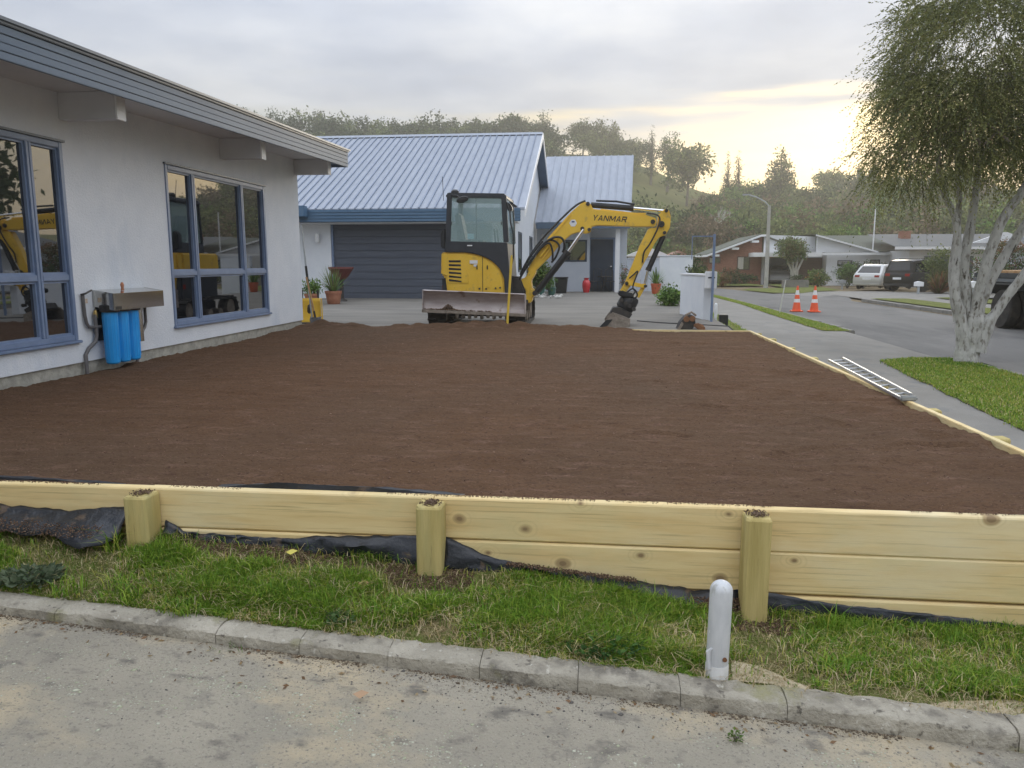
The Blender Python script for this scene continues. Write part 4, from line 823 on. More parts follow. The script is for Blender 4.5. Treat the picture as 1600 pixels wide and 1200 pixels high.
MB().tube([(-2.58, 13.56, 2.28), (-2.46, 13.5, 2.27), (-2.40, 13.47, 2.22)], .010, 8).build('mirror_arm', black_plastic, cb, smooth=True)
MB().prism([(-2.79, 1.37), (-2.70, 1.36), (-2.69, 1.70), (-2.75, 1.70), (-2.79, 1.62)], 13.62, 13.78, 'y').build('air_intake', black_plastic, ex, .02, True)
MB().lathe([(0, 0), (.07, 0), (.07, .05), (.04, .08), (0, .085)], (-2.57, 13.9, 2.326), 14).build('beacon', black_plastic, cb, smooth=True)
bar((-2.74, 13.7, 2.2), (-2.765, 13.75, 2.62), .005, 'antenna', black_plastic, cb)
MB().tube([(-1.60, 13.54, 2.15), (-1.54, 13.53, 1.98), (-1.53, 13.52, 1.82), (-1.48, 13.51, 1.62), (-1.475, 13.51, 1.22), (-1.53, 13.53, 1.0)], .013, 8).build('handrail', black_plastic, cb, smooth=True)
MB().prism([(-1.60, 2.16), (-1.53, 2.12), (-1.50, 2.02), (-1.56, 2.0), (-1.61, 2.05)], 13.6, 13.75, 'y').build('work_lamp', black_plastic, cb, .015)
MB().prism([(-1.60, 2.19), (-1.52, 2.16), (-1.56, 2.13)], 13.9, 14.6, 'y').build('visor', black_plastic, cb)
# undercarriage
MB().lathe([(.42, .36), (.48, .40), (.48, .50), (.40, .54)], (-2.1, 14.4, 0), 28).build('slew_ring', dark_metal, ex, smooth=True)
MB().box(-2.70, 13.75, .16, -1.54, 15.1, .38).box(-2.4, 13.4, .20, -1.84, 13.9, .34).build('chassis', dark_metal, ex, .03)
for k in range(9): obox(-2.5+k*.11, 13.42, .13+.02*(k % 2), -2.44+k*.11, 13.46, .24, 'mud_lump', mud_steel, ex, .01)
def track(x0):
    L0, L1, R = 13.58, 15.28, .215; zc = .215; pts = []
    for i in range(13): a = -math.pi/2+math.pi*i/12; pts.append((L1+R*math.cos(a), zc+R*math.sin(a)))
    for i in range(13): a = math.pi/2+math.pi*i/12; pts.append((L0+R*math.cos(a), zc+R*math.sin(a)))
    inn = [(y+(L1 if y > 14.4 else L0)*0+(-1 if y > 14.4 else 1)*0, z_) for y, z_ in pts]
    cen = [(min(max(y, L0), L1), zc) for y, z_ in pts]; inn = [(c[0]+(y-c[0])*.86, c[1]+(z_-c[1])*.86) for (y, z_), c in zip(pts, cen)]
    m_ = MB(); n = len(pts)
    v = [(x0, *p) for p in pts]+[(x0+.32, *p) for p in pts]+[(x0, *p) for p in inn]+[(x0+.32, *p) for p in inn]; f = []
    for i in range(n):
        j = (i+1) % n; f += [(i, j, n+j, n+i), (2*n+i, 3*n+i, 3*n+j, 2*n+j), (i, 2*n+i, 2*n+j, j), (n+i, n+j, 3*n+j, 3*n+i)]
    m_.add(v, f); per = 2*(L1-L0)+2*math.pi*R; k = 38
    for q in range(k):
        s = per*q/k
        if s < L1-L0: p, nrm = (L0+s, 0), (0, -1)
        elif s < L1-L0+math.pi*R: a = -math.pi/2+(s-(L1-L0))/R; p, nrm = (L1+R*math.cos(a), zc+R*math.sin(a)), (math.cos(a), math.sin(a))
        elif s < 2*(L1-L0)+math.pi*R: p, nrm = (L1-(s-(L1-L0)-math.pi*R), 2*R), (0, 1)
        else: a = math.pi/2+(s-2*(L1-L0)-math.pi*R)/R; p, nrm = (L0+R*math.cos(a), zc+R*math.sin(a)), (math.cos(a), math.sin(a))
        tx, tz = -nrm[1], nrm[0]; w = .022; hgt = .026
        for (xa, xb, sh) in ((x0-.004, x0+.15, 0), (x0+.17, x0+.324, .03)):
            c = [(p[0]+tx*(sh+e*w)+nrm[0]*hh, p[1]+tz*(sh+e*w)+nrm[1]*hh) for e, hh in ((-1, -.01), (1, -.01), (.7, hgt), (-.7, hgt))]
            m_.prism([(a_, b_) for a_, b_ in c], xa, xb, 'x')
    tr = m_.build('track', rubber, ex)
    for y, r in ((L0, .17), (L1, .17), (14.0, .09), (14.43, .09), (14.85, .09)): MB().lathe([(0, 0), (r, 0), (r, .2), (0, .2)], (x0+.06, y, zc-(.09 if r < .1 else 0)), 18, 'x').build('roller', mud_steel, tr, smooth=True)
    return tr
track(-2.985); track(-1.575)
SB = Matrix.Identity(4); SB[2][0] = -.036; SB = Matrix.Translation((0, 0, -.036*2.1)) @ SB
bp = [(13.02, .615), (13.075, .55), (13.10, .47), (13.10, .40), (13.075, .33), (13.04, .275), (13.06, .262), (13.10, .31), (13.13, .40), (13.13, .48), (13.10, .57), (13.045, .63)]
bl = MB().prism(bp, -2.995, -1.22, 'x').xf(SB).build('dozer_blade', blade_m, ex, smooth=True)
MB().box(-3.01, 13.012, .238, -1.205, 13.038, .292).xf(SB).build('cutting_edge', mud_steel, bl, .004)
for x in (-2.998, -1.235): MB().prism([(13.0, .29), (13.14, .29), (13.14, .60), (13.02, .632)], x, x+.018, 'x').xf(SB).build('end_plate', blade_m, bl)
for x in (-2.6, -1.7): MB().box(x, 13.12, .30, x+.08, 13.8, .40).build('blade_arm', dark_metal, ex, .01)
# soil stuck on the blade
n = 420; xx = np.concatenate([RNG.normal(-2.55, .10, 220), RNG.uniform(-3.0, -1.8, 200)]); yy = RNG.uniform(13.03, 13.075, n); zz_ = np.concatenate([.30+RNG.random(220)*.09*np.exp(-((xx[:220]+2.55)/.09)**2), .292+RNG.random(200)*.015])-.036*(xx+2.1)
chips('stuck_soil', np.stack([xx, yy, zz_], -1), RNG.uniform(.008, .02, n), np.array([(.13, .085, .055), (.20, .14, .10)])[RNG.choice(2, n)], chip_m, parent=bl)
# boom and arm
boom = [(-1.286, .978), (-1.175, 1.154), (-.899, 1.569), (-.506, 2.0), (-.333, 2.149), (-.246, 2.186), (-.159, 2.158), (-.114, 2.061), (.625, 1.96), (.819, 1.948), (.992, 1.894), (1.01, 1.82), (.985, 1.744), (.63, 1.746), (-.022, 1.771), (-.13, 1.75), (-.151, 1.653), (-.238, 1.628), (-.37, 1.654), (-.501, 1.611), (-.676, 1.46), (-.896, 1.198), (-1.14, .96)]
bo = MB().prism(boom, 14.0, 14.2, 'y').build('boom', yellow, ex, .012, True)
MB().prism([(-1.15, 1.10), (-.86, 1.56), (-.50, 1.955), (-.55, 1.90), (-.90, 1.49), (-1.16, 1.06)], 13.985, 13.999, 'y').build('hose_guide', yellow, bo)
MB().prism([(.02, 2.035), (.62, 1.962), (.82, 1.953), (.82, 1.985), (.62, 1.99), (.02, 2.065)], 14.03, 14.17, 'y').build('top_rail', yellow, bo, .006)
arm = [(1.033, 1.946), (1.147, 2.056), (1.212, 2.041), (1.252, 1.924), (1.25, 1.82), (1.243, 1.732), (1.172, 1.6), (1.06, 1.56), (.985, 1.45), (.922, 1.326), (.653, .805), (.505, .596), (.373, .584), (.479, .761), (.60, 1.08), (.725, 1.413), (.868, 1.713), (1.018, 1.734)]
ar = MB().prism(arm, 14.025, 14.175, 'y').build('arm', yellow, ex, .012, True)
def pin(x, z_, r, y0, y1, parent, m=dark_metal, name='pivot_pin'): return MB().lathe([(0, y0), (r, y0), (r, y1), (0, y1)], (x, 0, z_), 16, 'y').build(name, m, parent, .004, True)
for x, z_, r in ((-.202, 2.148, .035), (.94, 1.83, .04), (-.294, 1.719, .035), (-.173, 1.700, .03)): pin(x, z_, r, 13.975, 14.225, bo)
for x, z_, r in ((1.091, 1.787, .055), (1.17, 2.02, .03), (1.15, 1.64, .03), (.512, .75, .035)): pin(x, z_, r, 13.98, 14.22, ar)
def cyl(a, b_, c_, r, rr, name, parent=ex, y=14.1):
    """barrel a-b, rod b-c, in the plane y"""
    A, B, C_ = [(p[0], y, p[1]) for p in (a, b_, c_)]
    o = MB().tube([A, B], r, 16).build(name, black_plastic, parent, .004, True); MB().tube([B, C_], rr, 12).build('rod', chrome, o, smooth=True)
    MB().tube([(A[0]*.08+B[0]*.92, y, A[2]*.08+B[2]*.92), B], r*1.12, 16).build('gland', dark_metal, o, smooth=True); return o
cyl((-.15, 2.135), (.60, 2.072), (1.15, 2.02), .05, .025, 'arm_cylinder')
MB().tube([(-.06, 14.06, 2.205), (.3, 14.06, 2.19), (.62, 14.06, 2.135)], .018, 8).build('hydraulic_pipe', black_plastic, ex, smooth=True)
for y in (13.93, 14.27): cyl((-1.10, .60), (-.54, 1.32), (-.27, 1.70), .052, .024, 'boom_cylinder', ex, y)
cyl((1.14, 1.59), (.885, .975), (.835, .73), .047, .024, 'bucket_cylinder', ex, 14.1)
MB().prism([(.50, .78), (.53, .72), (.83, .665), (.86, .70), (.85, .745), (.78, .74), (.60, .785)], 13.98, 14.02, 'y').prism([(.50, .78), (.53, .72), (.83, .665), (.86, .70), (.85, .745), (.78, .74), (.60, .785)], 14.18, 14.22, 'y').build('linkage', yellow, ex, .006)
MB().prism([(.80, .72), (.855, .70), (.74, .49), (.675, .52)], 14.03, 14.17, 'y').build('linkage', yellow, ex, .006)
pin(.84, .705, .03, 13.96, 14.24, ex)
# swing bracket at the boom foot
MB().prism([(-1.522, .711), (-1.432, .80), (-1.30, .86), (-1.24, .99), (-1.13, 1.02), (-1.12, .93), (-1.207, .80), (-1.188, .65), (-1.105, .62), (-1.09, .57), (-1.104, .53), (-1.172, .511), (-1.205, .399), (-1.307, .387), (-1.318, .488), (-1.296, .622), (-1.364, .689)], 13.97, 14.23, 'y').build('swing_bracket', yellow, ex, .015, True)
MB().prism([(-1.68, .30), (-1.32, .34), (-1.30, .60), (-1.40, .86), (-1.68, .90)], 13.9, 14.35, 'y').build('swing_post', dark_metal, ex, .03)
pin(-1.13, .575, .045, 13.88, 14.32, ex)
# hoses
def hose(pts, r=.016, parent=ex):
    P = [Vector(p) for p in pts]; out = []
    for i in range(len(P)-1):
        p0, p1, p2, p3 = P[max(i-1, 0)], P[i], P[i+1], P[min(i+2, len(P)-1)]
        for k in range(7): u = k/7; out.append(.5*((2*p1)+(p2-p0)*u+(2*p0-5*p1+4*p2-p3)*u*u+(3*p1-p0-3*p2+p3)*u**3))
    out.append(P[-1]); return MB().tube(out, r, 8).build('hose', black_plastic, parent, smooth=True)
hose([(-1.42, 13.93, .80), (-1.33, 13.94, .98), (-1.15, 13.95, 1.24), (-.98, 13.95, 1.45), (-.80, 13.93, 1.56), (-.66, 13.93, 1.55), (-.60, 13.95, 1.42), (-.64, 13.97, 1.30)], .02)
hose([(-1.45, 13.95, .78), (-1.30, 13.96, 1.02), (-1.10, 13.97, 1.30), (-.92, 13.96, 1.50), (-.78, 13.95, 1.50), (-.70, 13.95, 1.40), (-.76, 13.96, 1.22), (-.84, 13.97, 1.12)], .018)
hose([(-1.40, 13.90, .84), (-1.24, 13.92, 1.10), (-1.02, 13.93, 1.38), (-.88, 13.92, 1.46), (-.82, 13.93, 1.32), (-.82, 13.95, 1.16)], .018)
hose([(-1.38, 14.06, .98), (-1.20, 14.1, 1.30), (-.95, 14.1, 1.62), (-.6, 14.1, 1.97), (-.4, 14.1, 2.14), (-.25, 14.12, 2.21)], .018)
hose([(-1.40, 13.96, .9), (-1.28, 13.96, 1.14), (-1.12, 13.98, 1.36), (-1.0, 13.99, 1.50)], .02)
hose([(.83, 13.99, 1.98), (1.0, 13.98, 1.95), (1.06, 13.98, 1.87), (1.02, 13.97, 1.70), (.90, 13.98, 1.45), (.80, 13.99, 1.30), (.78, 14.0, 1.12)], .014)
hose([(.55, 13.99, .84), (.62, 13.98, .90), (.70, 13.99, .96), (.62, 13.98, .70), (.66, 13.97, .60), (.56, 13.96, .52)], .013)
hose([(.50, 13.97, .58), (.62, 13.95, .66), (.70, 13.96, .55), (.62, 13.95, .44)], .014)
MB().tube([(-1.0, 13.98, 1.18), (-.72, 13.98, 1.56)], .012, 8).tube([(-1.04, 13.97, 1.22), (-.9, 13.97, 1.40)], .02, 8).build('hydraulic_pipe', yellow, ex, smooth=True)
# quick hitch / rotator and bucket
MB().prism([(.355, .60), (.42, .632), (.50, .60), (.60, .585), (.66, .545), (.62, .50), (.45, .52), (.37, .53)], 13.92, 14.28, 'y').build('quick_hitch', black_plastic, ex, .015)
MB().lathe([(0, -.17), (.10, -.17), (.16, -.12), (.17, 0), (.16, .10), (.13, .15), (0, .16)], (0, 0, 0), 20).xf(Matrix.Translation((.54, 14.1, .40)) @ Matrix.Rotation(rad(32), 4, 'Y')).build('rotator', black_plastic, ex, smooth=True)
for k in range(4): MB().lathe([(0, 0), (.035, 0), (.035, .08), (0, .08)], (.42+.075*k, 13.90-.015*(k % 2), .46-.055*k), 10, 'y').build('hydraulic_fitting', dark_metal, ex, smooth=True)
MB().prism([(.28, .33), (.40, .33), (.62, .215), (.56, .125), (.34, .20), (.22, .22)], 13.86, 14.34, 'y').build('bucket_bracket', dark_metal, ex, .01)
bk = MB()
prof = [(.262, .245), (.40, .20), (.58, .13), (.575, .0), (.555, -.06), (.47, -.09), (.30, -.10), (.10, -.085), (-.01, -.075)]
inner = [(.25, .215), (.38, .17), (.55, .105), (.545, .0), (.53, -.04), (.46, -.065), (.30, -.075), (.10, -.068), (.0, -.066)]
for i in range(len(prof)-1): bk.prism([prof[i], prof[i+1], inner[i+1], inner[i]], 13.80, 14.40, 'y')
bko = bk.build('bucket', mud_steel, ex)
for y in (13.785, 14.40): MB().prism([(.24, .235), (.40, .195), (.575, .12), (.57, -.02), (.50, -.085), (.30, -.095), (.16, -.08), (.13, .09), (.19, .18)], y, y+.016, 'y').build('bucket_side', mud_steel, bko, .003)
MB().prism([(.155, .11), (.27, .125), (.10, -.09), (-.02, -.075)], 13.76, 13.784, 'y').build('side_cutter', black_plastic, bko, .003)
# lettering and stickers on the boom
def text_mesh(name, body, m, parent, loc, rot, width, height, shear=0, bold=.0, depth=.001):
    cu = bpy.data.curves.new(name, 'FONT'); cu.body = body; cu.size = 1; cu.shear = shear; cu.offset = bold; cu.extrude = depth
    ob = bpy.data.objects.new(name+'_src', cu); COL.objects.link(ob); bpy.context.view_layer.update()
    me = bpy.data.meshes.new_from_object(ob.evaluated_get(bpy.context.evaluated_depsgraph_get())); bpy.data.objects.remove(ob)
    v = np.array([tuple(q.co) for q in me.vertices]); mn, mx_ = v.min(0), v.max(0)
    M_ = Matrix.Translation(loc) @ rot.to_4x4() @ Matrix.Diagonal((width/(mx_[0]-mn[0]), height/(mx_[1]-mn[1]), 1, 1)) @ Matrix.Translation((-mn[0], -mn[1], 0))
    me.transform(M_); me.materials.clear(); me.materials.append(m); o = bpy.data.objects.new(name, me); COL.objects.link(o); attach(o, parent); return o
RF = Matrix.Rotation(rad(90), 3, 'X')
def strokes(word, w, h, parent, org, tilt, y):
    T = .185      # stroke weight
    S = {'Y': [[(0, 1), (T*1.15, 1), (.56, .45), (.44, .45-.08)], [(1, 1), (1-T*1.15, 1), (.44, .45), (.56, .45-.08)], [(.5-T/2, .5), (.5+T/2, .5), (.5+T/2, 0), (.5-T/2, 0)]],
         'A': [[(0, 0), (T*1.1, 0), (.56, 1), (.40, 1)], [(1, 0), (1-T*1.1, 0), (.44, 1), (.60, 1)], [(.2, .22), (.8, .22), (.74, .40), (.26, .40)]],
         'N': [[(0, 0), (T, 0), (T, 1), (0, 1)], [(1-T, 0), (1, 0), (1, 1), (1-T, 1)], [(0, 1), (T*1.3, 1), (1, 0), (1-T*1.3, 0)]],
         'M': [[(0, 0), (T*.9, 0), (T*.9, 1), (0, 1)], [(1-T*.9, 0), (1, 0), (1, 1), (1-T*.9, 1)], [(0, 1), (T*1.1, 1), (.58, .18), (.42, .18)], [(1, 1), (1-T*1.1, 1), (.42, .18), (.58, .18)]],
         'R': [[(0, 0), (T, 0), (T, 1), (0, 1)], [(0, 1), (.85, 1), (.97, .86), (.97, .80), (0, .80)], [(.97-T, .86), (.97, .86), (.97, .52), (.86, .40), (.97-T, .50)], [(0, .58), (.97, .58), (.86, .40), (0, .40)], [(.50, .42), (.74, .42), (1, 0), (.76, 0)]]}
    wid = {'M': 1.25}; tot = sum(wid.get(c, 1) for c in word)+.16*(len(word)-1); x = 0
    for c in word:
        k = wid.get(c, 1); m_ = MB()
        for i, pl_ in enumerate(S[c]):
            pts = []
            for (u, v) in pl_:
                X_ = (x+u*k)/tot*w+.20*v*h; Z_ = v*h; pts.append((org[0]+X_*math.cos(tilt)-Z_*math.sin(tilt), org[1]+X_*math.sin(tilt)+Z_*math.cos(tilt)))
            m_.prism(pts, y-.0006*(i+1), y+.0005, 'y')
        m_.build('letter', letter_m, parent); x += k+.16
strokes('YANMAR', .60, .096, bo, (-.125, 1.862), rad(-3.6), 13.9985)
MB().prism([(-.46+.068*math.cos(a), 1.815+.068*math.sin(a)) for a in [k*math.pi/3 for k in range(6)]], 13.997, 13.9995, 'y').build('sticker', decal, bo)
MB().prism([(-.485, 1.825), (-.435, 1.825), (-.435, 1.85), (-.485, 1.85)], 13.9955, 13.9968, 'y').build('sticker_mark', mat('sticker_blue', (.03, .06, .2), rough=.5), bo)

# ---- yellow survey pole against the blade
tag(MB().tube([(-1.525, 12.93, -.02), (-1.452, 12.99, 1.20)], .021, 10).tube([(-1.452, 12.99, 1.20), (-1.450, 12.993, 1.24)], .014, 10).build('survey_pole', mat('pole_yellow', (.72, .50, .06), rough=.45), None, smooth=True), 'yellow round pole leaning against the excavator blade', 'pole')
# ---- spare rusty bucket on the ground
rust = mat('rust', (.20, .09, .04), (.30, .15, .075), 9, rough=.85, bump=.4, bscale=30, spots=[((.10, .075, .06), 6, .5, .65, (1, 1, 1))])
sb = thing('spare_bucket', (1.6, 13.6, -.05), 'spare rusty ripper attachment lying at the edge of the soil bed', 'attachment')
MB().prism([(1.36, -.06), (1.42, .10), (1.50, .20), (1.60, .24), (1.66, .20), (1.68, .08), (1.60, -.06)], 13.45, 13.80, 'y').build('hitch_frame', dark_metal, sb, .02)
MB().prism([(1.62, .05), (1.70, .10), (1.83, .05), (1.85, -.06), (1.76, -.06), (1.70, .0)], 13.42, 13.56, 'y').build('tine', rust, sb, .02)
for x, z_, y in ((1.52, .16, 13.43), (1.62, .17, 13.43)): MB().lathe([(.025, 0), (.05, 0), (.05, .05), (.025, .05)], (x, y, z_), 16, 'y').build('bush', rust, sb, smooth=True)
MB().prism([(1.34, -.06), (1.40, -.06), (1.47, .08), (1.44, .12)], 13.40, 13.45, 'y').build('side_plate', mud_steel, sb, .005)
MB().tube([(1.50, 13.5, .22), (1.60, 13.45, .28), (1.68, 13.5, .22)], .02, 8).build('lifting_eye', mud_steel, sb, smooth=True)

tag(MB().tube([(.75, 14.75, .03), (1.2, 14.5, .015), (1.9, 14.15, .012), (2.3, 13.9, .01), (2.7, 13.75, -.33)], .010, 8).build('cable', black_plastic, None, smooth=True), 'black cable lying over the driveway right of the bucket', 'cable')
# ---- aluminium ladder on the wall edge
ld = thing('ladder', (2.6, 7.7, 0), 'aluminium ladder lying along the street side edge of the soil bed', 'ladder')
alu = mat('aluminium', (.50, .51, .52), (.60, .61, .62), 5, rough=.45, metal=.8)
A0, A1 = Vector((2.60, 8.95, .012)), Vector((2.44, 6.42, .016)); B0, B1 = Vector((2.80, 9.1, .0)), Vector((2.535, 6.45, .02))
def plank(a, b_, w, h, name, m, parent):
    d = (b_-a).normalized(); s = d.cross(Vector((0, 0, 1))).normalized()*w/2; u = Vector((0, 0, h)); vs = [a-s, a+s, b_+s, b_-s]; return MB().add(vs+[v+u for v in vs], [(0, 1, 2, 3), (4, 5, 6, 7), (0, 1, 5, 4), (1, 2, 6, 5), (2, 3, 7, 6), (3, 0, 4, 7)]).build(name, m, parent, .003)
plank(A0, A1, .022, .025, 'rail', alu, ld); plank(B0, B1, .024, .045, 'rail', alu, ld)
for k in range(11):
    u = .04+k*.09; MB().tube([A0.lerp(A1, u)+Vector((0, 0, .014)), B0.lerp(B1, u)+Vector((0, 0, .02))], .010, 8).build('rung', alu, ld, smooth=True)
obox(2.43, 6.37, .01, 2.56, 6.42, .05, 'foot', mat('foot_grey', (.3, .31, .3), rough=.8), ld, .01)

# ---- white bollard by the kerb
bd = thing('bollard', (.48, 2.83, -.46), 'round topped white pipe bollard standing behind the lane kerb', 'bollard')
boll_m = mat('bollard_paint', (.55, .565, .58), (.64, .65, .66), 9, rough=.42, stretch=(3, 3, 1), spots=[((.42, .42, .40), 12, .62, .7, (2, 2, .6)), ((.74, .75, .75), 25, .66, .7, (1, 1, 1))])
pr = [(.0415, -.60), (.0415, -.415), (.0425, -.41), (.0425, -.125)]+[(.0425*math.cos(a), -.125+.040*math.sin(a)) for a in np.linspace(.15, 1.5, 9)]+[(.0, -.084)]
MB().lathe(pr, (.48, 2.83, 0), 32).xf(Matrix.Translation((.48, 2.83, -.5)) @ Matrix.Rotation(rad(.8), 4, 'Y') @ Matrix.Translation((-.48, -2.83, .5))).build('pipe', boll_m, bd, smooth=True)
MB().lathe([(.044, -.60), (.044, -.428), (.0425, -.42)], (.481, 2.83, 0), 32).build('collar', mat('bollard_white', (.72, .72, .70), (.62, .61, .58), 20, rough=.6), bd, smooth=True)
MB().lathe([(0, 0), (.009, 0), (.008, .006), (0, .008)], (.502, 2.7865, -.385), 12, 'y').xf(Matrix.Identity(4)).build('bolt', rust, bd, smooth=True)
MB().tube([(.447, 2.799, -.43), (.442, 2.80, -.36), (.452, 2.795, -.345)], [.007, .01, .004], 8).build('cable_tie', boll_m, bd, smooth=True)

# ---- water filter on the house wall
blue_f = mat('filter_blue', (.02, .33, .80), (.035, .38, .86), 3, rough=.28, coat=.3)
ss = mat('stainless', (.50, .50, .47), (.56, .55, .52), 14, rough=.13, metal=1, stretch=(1, 1, 6))
pipe_m = mat('pipe_grey', (.11, .105, .105), (.16, .15, .15), 8, rough=.5)
wf = thing('water_filter', (-5.1, 7.9, .0), 'wall mounted water filter with three blue canisters under a stainless steel hood', 'water filter')
hd = MB().prism([(-5.2, .63), (-5.2, .83), (-4.975, .795), (-4.975, .62), (-4.985, .62), (-4.985, .785), (-5.19, .815), (-5.19, .63)], 7.48, 8.40, 'y').build('hood', ss, wf)
for y in (7.478, 8.398): MB().prism([(-5.2, .66), (-5.2, .832), (-4.975, .797), (-4.975, .62)], y-.004, y+.003, 'y').build('hood_side', ss, hd)
obox(-4.974, 7.50, .625, -4.9735, 7.60, .66, 'rating_plate', dark_metal, hd)
for i, y in enumerate((7.555, 7.74, 7.925)):
    c = MB().lathe([(0, .055), (.055, .055), (.068, .07), (.070, .12), (.072, .3), (.075, .56), (.076, .60), (0, .60)], (-5.085, y, 0), 28).build('canister', blue_f, wf, smooth=True)
    for k in range(14):
        a = k*2*math.pi/14; MB().tube([(-5.085+.070*math.cos(a), y+.070*math.sin(a), .10), (-5.085+.0745*math.cos(a), y+.0745*math.sin(a), .58)], .0035, 5).build('rib', blue_f, c)
    MB().lathe([(0, .60), (.097, .60), (.10, .62), (.10, .67), (.06, .70), (0, .70)], (-5.085, y, 0), 24).build('cap', black_plastic, c, smooth=True)
MB().tube([(-5.1, 8.10, .64), (-5.1, 8.10, .24)], .035, 14).build('uv_tube', steel, wf, smooth=True)
MB().box(-5.205, 7.5, .3, -5.195, 8.3, .62).build('backplate', black_plastic, wf)
def pipe(pts, r=.017): return MB().tube(pts, r, 10).build('pipe', pipe_m, wf, smooth=True)
pipe([(-5.19, 7.30, .79), (-5.185, 7.30, .58), (-5.18, 7.31, .50), (-5.18, 7.34, .46), (-5.17, 7.42, .45), (-5.16, 7.50, .45)])
pipe([(-5.17, 7.44, .58), (-5.17, 7.44, .36), (-5.175, 7.42, .30), (-5.185, 7.32, .24), (-5.19, 7.27, .18), (-5.19, 7.27, -.1)], .019)
pipe([(-5.17, 8.33, .62), (-5.17, 8.33, .44), (-5.17, 8.30, .38), (-5.15, 8.22, .34)]); pipe([(-5.14, 8.10, .26), (-5.14, 8.08, .15), (-5.15, 8.0, .10)], .015); pipe([(-5.18, 8.13, .20), (-5.18, 8.13, -.1)], .018)
MB().lathe([(0, 0), (.02, 0), (.024, .05), (.018, .08), (0, .09)], (-5.17, 7.45, .54), 10).build('valve', mat('brass', (.5, .36, .14), rough=.35, metal=1), wf, smooth=True)
MB().tube([(-5.19, 7.27, .79), (-5.16, 7.30, .80), (-5.16, 7.40, .83)], .010, 8).build('tap_handle', dark_metal, wf)
MB().lathe([(0, 0), (.018, 0), (.014, .03), (.02, .06), (.012, .085), (0, .09)], (-5.08, 7.80, .815), 10).build('relief_valve', mat('copper', (.45, .2, .12), rough=.4, metal=.8), wf, smooth=True)
obox(-5.208, 7.33, .70, -5.204, 7.39, .745, 'warning_label', mat('label_orange', (.62, .42, .25), (.75, .7, .62), 40, rough=.7), wf)

# ---- barrow tray, shovel and rake at the house corner
wb = thing('wheelbarrow', (-5.45, 14.2, 0), 'yellow wheelbarrow tray stood on end at the grey house corner', 'wheelbarrow')
trm = mat('tray_yellow', (.70, .42, .02), (.75, .47, .03), 4, rough=.4)
tv, tf = [], []; 
for i in range(9):
    for j in range(9):
        u = -1+2*i/8; v = j/8; w = .30*(1-.12*v); r = max(0, abs(u)-.62)/.38; d_ = .17*(1-r**2.2)*math.sin(min(1, v*1.35+.12)*math.pi/2)
        tv.append((-5.52+u*w, 14.16+d_*(.9)+.06*v, -.03+.47*v-.03*r*v))
for i in range(8):
    for j in range(8): tf.append((i*9+j, (i+1)*9+j, (i+1)*9+j+1, i*9+j+1))
tb = MB().add(tv, tf).build('tray', trm, wb, smooth=True); md = tb.modifiers.new('thickness', 'SOLIDIFY'); md.thickness = .008
MB().tube([(-5.83, 14.2, -.04), (-5.80, 14.24, .44), (-5.24, 14.24, .44), (-5.22, 14.2, -.04)], .012, 8).build('rim', trm, wb, smooth=True)
MB().tube([(-5.7, 14.42, 0), (-5.68, 14.40, .6)], .018, 8).tube([(-5.35, 14.42, 0), (-5.37, 14.40, .6)], .018, 8).build('handle_bar', dark_metal, wb)
MB().lathe([(.1, -.04), (.17, -.04), (.19, 0), (.17, .04), (.1, .04)], (-5.52, 14.48, .2), 20, 'x').build('wheel', rubber, wb, smooth=True)
sv = thing('shovel', (-5.19, 13.75, 0), 'long handled shovel with a wooden handle leaning at the house corner', 'shovel')
MB().tube([(-5.275, 13.6, .86), (-5.19, 13.72, .17)], .017, 10).build('handle', wood_handle, sv, smooth=True)
MB().tube([(-5.198, 13.71, .24), (-5.185, 13.73, .10)], .021, 8).build('socket', dark_metal, sv)
bv, bf = [], []
for i in range(7):
    for j in range(7):
        u = -1+2*i/6; v = j/6; w = .105*(1-.45*max(0, v-.55)/.45); bv.append((-5.17+u*w+.02*v, 13.70+.03*abs(u)**1.5-.16*v, .115-.12*v+.02*abs(u)))
for i in range(6):
    for j in range(6): bf.append((i*7+j, (i+1)*7+j, (i+1)*7+j+1, i*7+j+1))
q = MB().add(bv, bf).build('blade', dark_metal, sv, smooth=True); md = q.modifiers.new('thickness', 'SOLIDIFY'); md.thickness = .004
rk = thing('rake', (-5.27, 13.5, 0), 'grey pole tool with a black grip standing upright at the house corner', 'rake')
MB().tube([(-5.30, 13.52, 1.78), (-5.275, 13.60, 1.05)], .016, 10).build('pole', galv, rk, smooth=True); MB().tube([(-5.275, 13.60, 1.06), (-5.262, 13.64, .72)], .022, 10).build('grip', black_plastic, rk, smooth=True); MB().tube([(-5.262, 13.64, .72), (-5.235, 13.72, .02)], .015, 10).build('pole', galv, rk)
MB().box(-5.45, 13.70, .0, -5.05, 13.73, .025).build('head', dark_metal, rk)

